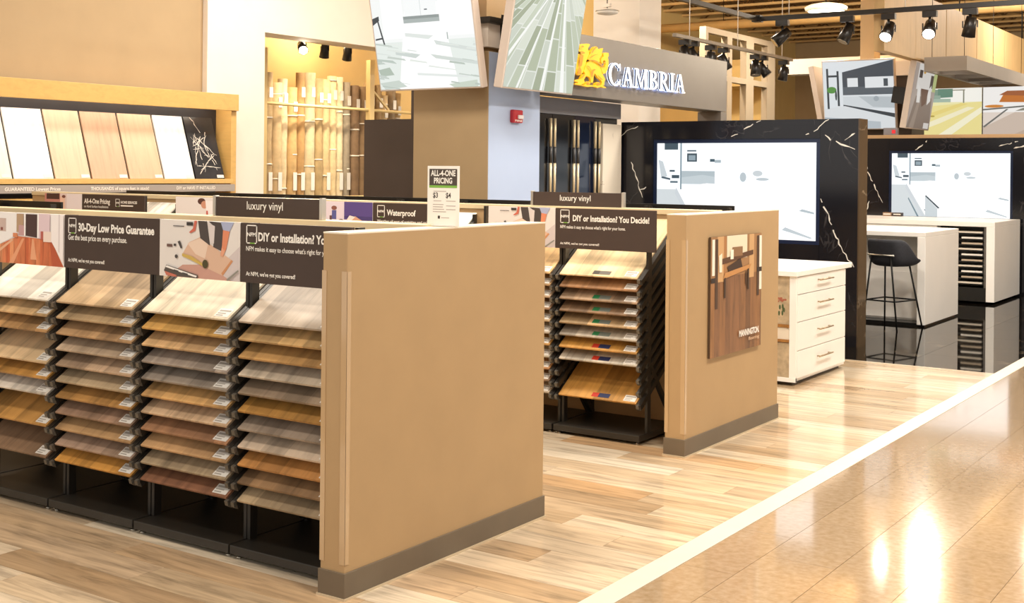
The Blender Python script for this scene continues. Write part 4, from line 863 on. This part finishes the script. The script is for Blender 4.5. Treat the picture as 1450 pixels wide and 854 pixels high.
t = thing('wood_bulkhead', 'large hanging pale wood bulkhead with dark upright seams', 'bulkhead', (-5.0, 15.98, 3.21))
BK = wood('pale_oak_veneer', ['#c9a876', '#c2a06c'], .5, (8, 8, 1.2), contrast=.07)
for a, b2 in ((0, 2.97), (3.0, 4.8), (4.83, 6.78), (6.81, 9.5)): MB().box(-.14, 0, a, b2, 0, .93).build('panel', BK, t, bevel=.003)
MB().box(-.13, -.01, 2.97, 6.82, .01, .92).build('seam_core', BLACKM, t)
for y in (.3, 4, 8.5): MB().tube((-.07, y, .93), (-.07, y, 1.95), .01, n=6).build('hanger_rod', LEGM, t)
SOFA = [('#f7f0b8', R(0, 1, 0, 1)), ('#f4e69a', [(0, 0), (1, 0), (1, .72), (0, .62)]), ('#fdf8d8', [(.3, 0), (.5, 0), (1, .5), (1, .62)]), ('#f0dc84', [(0, .3), (.8, .68), (.7, .7), (0, .4)]), ('#fbf4d0', [(0, .1), (.4, .3), (.9, .6), (.8, .62), (0, .2)]), ('#fffdf4', R(0, 1, .72, 1)), ('#7d9a8a', [(0, .78), (.58, .82), (.58, .98), (0, .98)]), ('#5f8a78', R(.36, .58, .82, .99)), ('#93ac9c', R(0, .4, .78, .86)), ('#a9bfae', R(0, .55, .72, .79)), ('#8a8a78', R(.58, .76, .95, .97)), ('#8a8a78', R(.73, .75, .7, .96)), ('#f8f0d0', [(.08, .62), (.2, .66), (.2, .97), (.1, .97)]), ('#b9a24a', ell(.28, .44, .04, .018, 8)), ('#a98c3a', ell(.18, .25, .04, .02, 8))]
CHAIR = [('#e9dcd0', R(0, 1, 0, 1)), ('#fbf8f4', R(0, 1, .5, 1)), ('#d3c0b0', [(0, 0), (1, 0), (1, .45), (.4, .5), (0, .2)]), ('#c7b09c', [(.3, 0), (.6, 0), (1, .4), (1, .5)]), ('#8d8a7c', [(.4, .52), (1, .55), (1, .62), (.5, .58)]), ('#c9752e', [(.2, .7), (.75, .68), (.7, .86), (.25, .84)]), ('#a55f36', [(.2, .84), (.7, .8), (.66, .92), (.3, .92)]), ('#d4d2cc', [(.5, .8), (.9, .84), (.95, .6), (.85, .62), (.82, .76), (.55, .74)]), ('#c9552e', R(.58, .62, .48, .72)), ('#6f6f6a', [(0, .54), (.55, .6), (.55, .63), (0, .57)]), ('#d98a3a', ell(.14, .62, .12, .03)), ('#6f6f6a', [(.02, .2), (.32, .56), (.29, .56), (0, .22)])]
for x0, x1, sh, l in ((-5.9, -4.83, SOFA, 'glowing picture of a green sofa on yellow wood floor'), (-4.81, -3.6, CHAIR, 'glowing picture of an orange chair and side table')):
    t = thing('light_box_picture', l + ' above the further stone wall', 'picture', (x0, 20.45, 2.2)); MB().box(0, x1 - x0, 0, .08, 0, .8).build('case', WHITE, t); art(t, x1 - x0, .8, sh, -.004, emit=.8, step=.0008)
sbox('wall_partition_back', TANWALL, -6.6, 3, 20.55, 20.7, 0, 3.0)
t = thing('exit_box', 'small grey box with a red light above the further stone wall', 'alarm', (-5.48, 17.52, 2.162)); MB().box(0, .2, 0, .06, 0, .1).build('case', mat('grey_box', '#8d8a90', .5), t); MB().box(.12, .17, -.006, 0, .02, .07).build('red_light', mat('red_lens', '#d0303a', .3, emit=.4), t)
sbox('beam_white', CREAM, -7.73, -5.2, 19.5, 19.8, 3.24, 3.49)
# window-like screen frame high on the far left
t = thing('timber_screen_frame', 'tall grey-beige open screen frame behind the lit fascia', 'screen frame', (-9.0, 19.1, 0), PI / 2)
FRM = noisy('frame_paint', '#978974', .6, .03, 3)
for a, b2 in ((0, .1), (.88, 1.08), (1.7, 2.04), (2.68, 3.05)): MB().box(a, b2, 0, .12, 0, 4.08).build('post', FRM, t)
for a, b2 in ((.1, .88), (1.08, 1.7), (2.04, 2.68)):
    for z in (3.2, 3.98): MB().box(a, b2, 0, .12, z, z + .1).build('rail', FRM, t)
sbox('beam_cream_box', YWALL, -10.6, -9.6, 22.5, 23.5, 3.3, 3.7)
sbox('wall_partition_left', YWALL, -12.3, -9.9, 23.8, 24.0, 0, 3.95)
# overhead pipe
t = thing('overhead_pipe', 'long cream pipe running under the roof joists', 'pipe', (0, 23.1, 4.6)); MB().tube((-12.4, 0, 0), (4, 0, 0), .09, n=16).build('pipe', noisy('cream_pipe', '#d0ac74', .5), t)
for x in (-10.5, -7, -3): MB().tube((x, 0, .09), (x, 0, .55), .006, n=6).build('hanger', LEGM, t)
# round lamp
t = thing('round_ceiling_lamp', 'round glowing lamp under the roof joists', 'ceiling lamp', (-7.6, 21.0, 4.5))
MB().lathe([(.30, -.05), (.36, -.03), (.37, .02), (.3, .06), (.1, .1)], 28).build('housing', mat('lamp_white', '#efe8da', .4), t); MB().lathe([(.05, -.075), (.2, -.07), (.31, -.051)], 28).build('diffuser', mat('lamp_glow', '#fff3da', .4, emit=9), t); MB().tube((0, 0, .1), (0, 0, .63), .012, n=8).build('stem', LEGM, t)
# round hanging device before the white column
t = thing('round_hanging_sensor', 'round white hanging device in front of the cream column', 'sensor', (-7.72, 13.5, 3.6)); MB().lathe([(.06, -.03), (.13, -.015), (.14, .01), (.12, .035), (.04, .05)], 24).build('disc', mat('sensor_white', '#ece6dc', .35), t)
MB().lathe([(.135, .012), (.15, .015), (.15, .022), (.135, .022)], 24).build('guard_ring', SILVER, t); MB().tube((0, 0, .05), (0, 0, 1.53), .006, n=6).build('stem', LEGM, t); MB().box(-.05, .05, -.03, .03, .07, .11).build('junction_box', CREAM, t)
# black track rail, L shaped
TB = mat('track_black', '#1b1713', .4)
t = thing('light_track', 'L shaped black lighting track under the roof', 'lighting track', (-6.68, 15.8, 3.7))
MB().box(-.03, .03, -8, .03, -.03, .03).build('rail', TB, t); MB().box(.03, 7, -.03, .03, -.03, .03).build('rail', TB, t); MB().box(-.06, .06, -.06, .06, -.04, .05).build('corner_connector', TB, t)
for x, y in ((.45, 0), (2.0, 0), (4, 0), (6, 0), (0, -2), (0, -5)): MB().tube((x, y, .03), (x, y, 1.43), .006, n=6).build('hanger_rod', CREAM, t)
HEADB = noisy('spot_black', '#1a1613', .35, .1, 8)
def spot(label, loc, aim, lit, sc=1.0):
    t = thing('track_spotlight', label, 'spotlight', loc, 0, 'track spotlights'); t.scale = (sc,) * 3
    MB().box(-.07, .07, -.03, .03, -.09, -.03).build('adapter', HEADB, t)
    MB().tube((0, 0, -.09), (0, 0, -.16), .014, n=8).build('stem', HEADB, t)
    d = Vector(aim).normalized(); c0 = Vector((0, 0, -.20)) - d * .09; c1 = c0 + d * .2
    h = MB().tube(c0, c1, .05, .068, 16).build('head', HEADB, t)
    MB().tube(c1, c1 + d * .004, .056, .056, 16).build('lens', mat('spot_lit', '#fff4dc', .3, emit=38) if lit else mat('spot_lens', '#cfc8ba', .1, .6), h)
    for s in (-1, 1): MB().bar((s * .07, 0, -.15), (s * .07, 0, -.22), .012).build('yoke', HEADB, t)
    if lit:
        l = bpy.data.lights.new('spot_beam', 'SPOT'); l.energy = 170; l.spot_size = 1.2; l.spot_blend = .6; l.color = (1, .86, .66); l.shadow_soft_size = .06
        lo = bpy.data.objects.new('spot_beam', l); C.objects.link(lo); lo.parent = t; lo.location = c1 + d * .03; lo.rotation_euler = d.to_track_quat('-Z', 'Y').to_euler()
    return t
for x, aim, lit, l in ((-6.32, (-.6, -.4, -.6), 0, 'black track spotlight tilted aside, first after the track corner'), (-5.43, (-.3, -.3, -.8), 0, 'black track spotlight hanging before the roof joists'), (-4.89, (-.05, -.6, -.6), 1, 'lit track spotlight, the first of two glaring ones'),
                       (-4.37, (.1, -.7, -.6), 1, 'lit track spotlight, the second of two glaring ones'), (-3.88, (-.2, .2, -.9), 0, 'black unlit track spotlight beyond the two glaring ones')):
    spot(l, (x, 15.8, 3.7), aim, lit, 1.25)
t = thing('light_track_grey', 'thin grey lighting track behind the fascia', 'lighting track', (-6.5, 12.94, 3.2)); MB().box(-.025, .025, 0, 3.65, -.02, .02).build('rail', mat('track_grey', '#8d8172', .5), t)
for y in (.4, 1.8, 3.3): MB().tube((0, y, .02), (0, y, 1.93), .005, n=6).build('hanger_rod', CREAM, t)
for y, aim, l in ((13.22, (.2, -.2, -.9), 'first'), (13.45, (.5, 0, -.8), 'second'), (13.94, (-.1, .1, -.9), 'third'), (14.32, (.3, .3, -.8), 'fourth'), (15.32, (.1, -.2, -.9), 'fifth'), (15.56, (.5, .2, -.7), 'sixth'), (16.31, (-.2, 0, -.9), 'seventh')):
    spot('small black spotlight, %s along the thin grey track' % l, (-6.5, y, 3.2), aim, 0, 1.0)
for y, lit, l in ((11.99, 1, 'glaring spotlight above the carpet rolls, nearest the cream column'), (12.43, 0, 'middle spotlight above the carpet rolls'), (12.89, 0, 'spotlight above the carpet rolls, furthest from the cream column')):
    spot(l, (-11.5, y, 3.42), (-.3, .2, -.9) if not lit else (.7, -.5, -.5), lit)
    l_ = bpy.data.lights.new('roll_beam', 'SPOT'); l_.energy = 75; l_.spot_size = 1.5; l_.spot_blend = .8; l_.color = (1, .87, .66); l_.shadow_soft_size = .05
    o_ = bpy.data.objects.new('roll_beam', l_); C.objects.link(o_); o_.location = (-11.45, y, 3.12); o_.rotation_euler = Vector((-.45, .25, -.85)).to_track_quat('-Z', 'Y').to_euler()
t = thing('light_track_alcove', 'short black lighting track above the carpet rolls', 'lighting track', (-11.5, 11.6, 3.42)); MB().box(-.02, .02, 0, 2, -.03, .0).build('rail', TB, t); MB().box(-.01, .01, .5, .52, 0, 1.6).build('hanger_rod', TB, t)
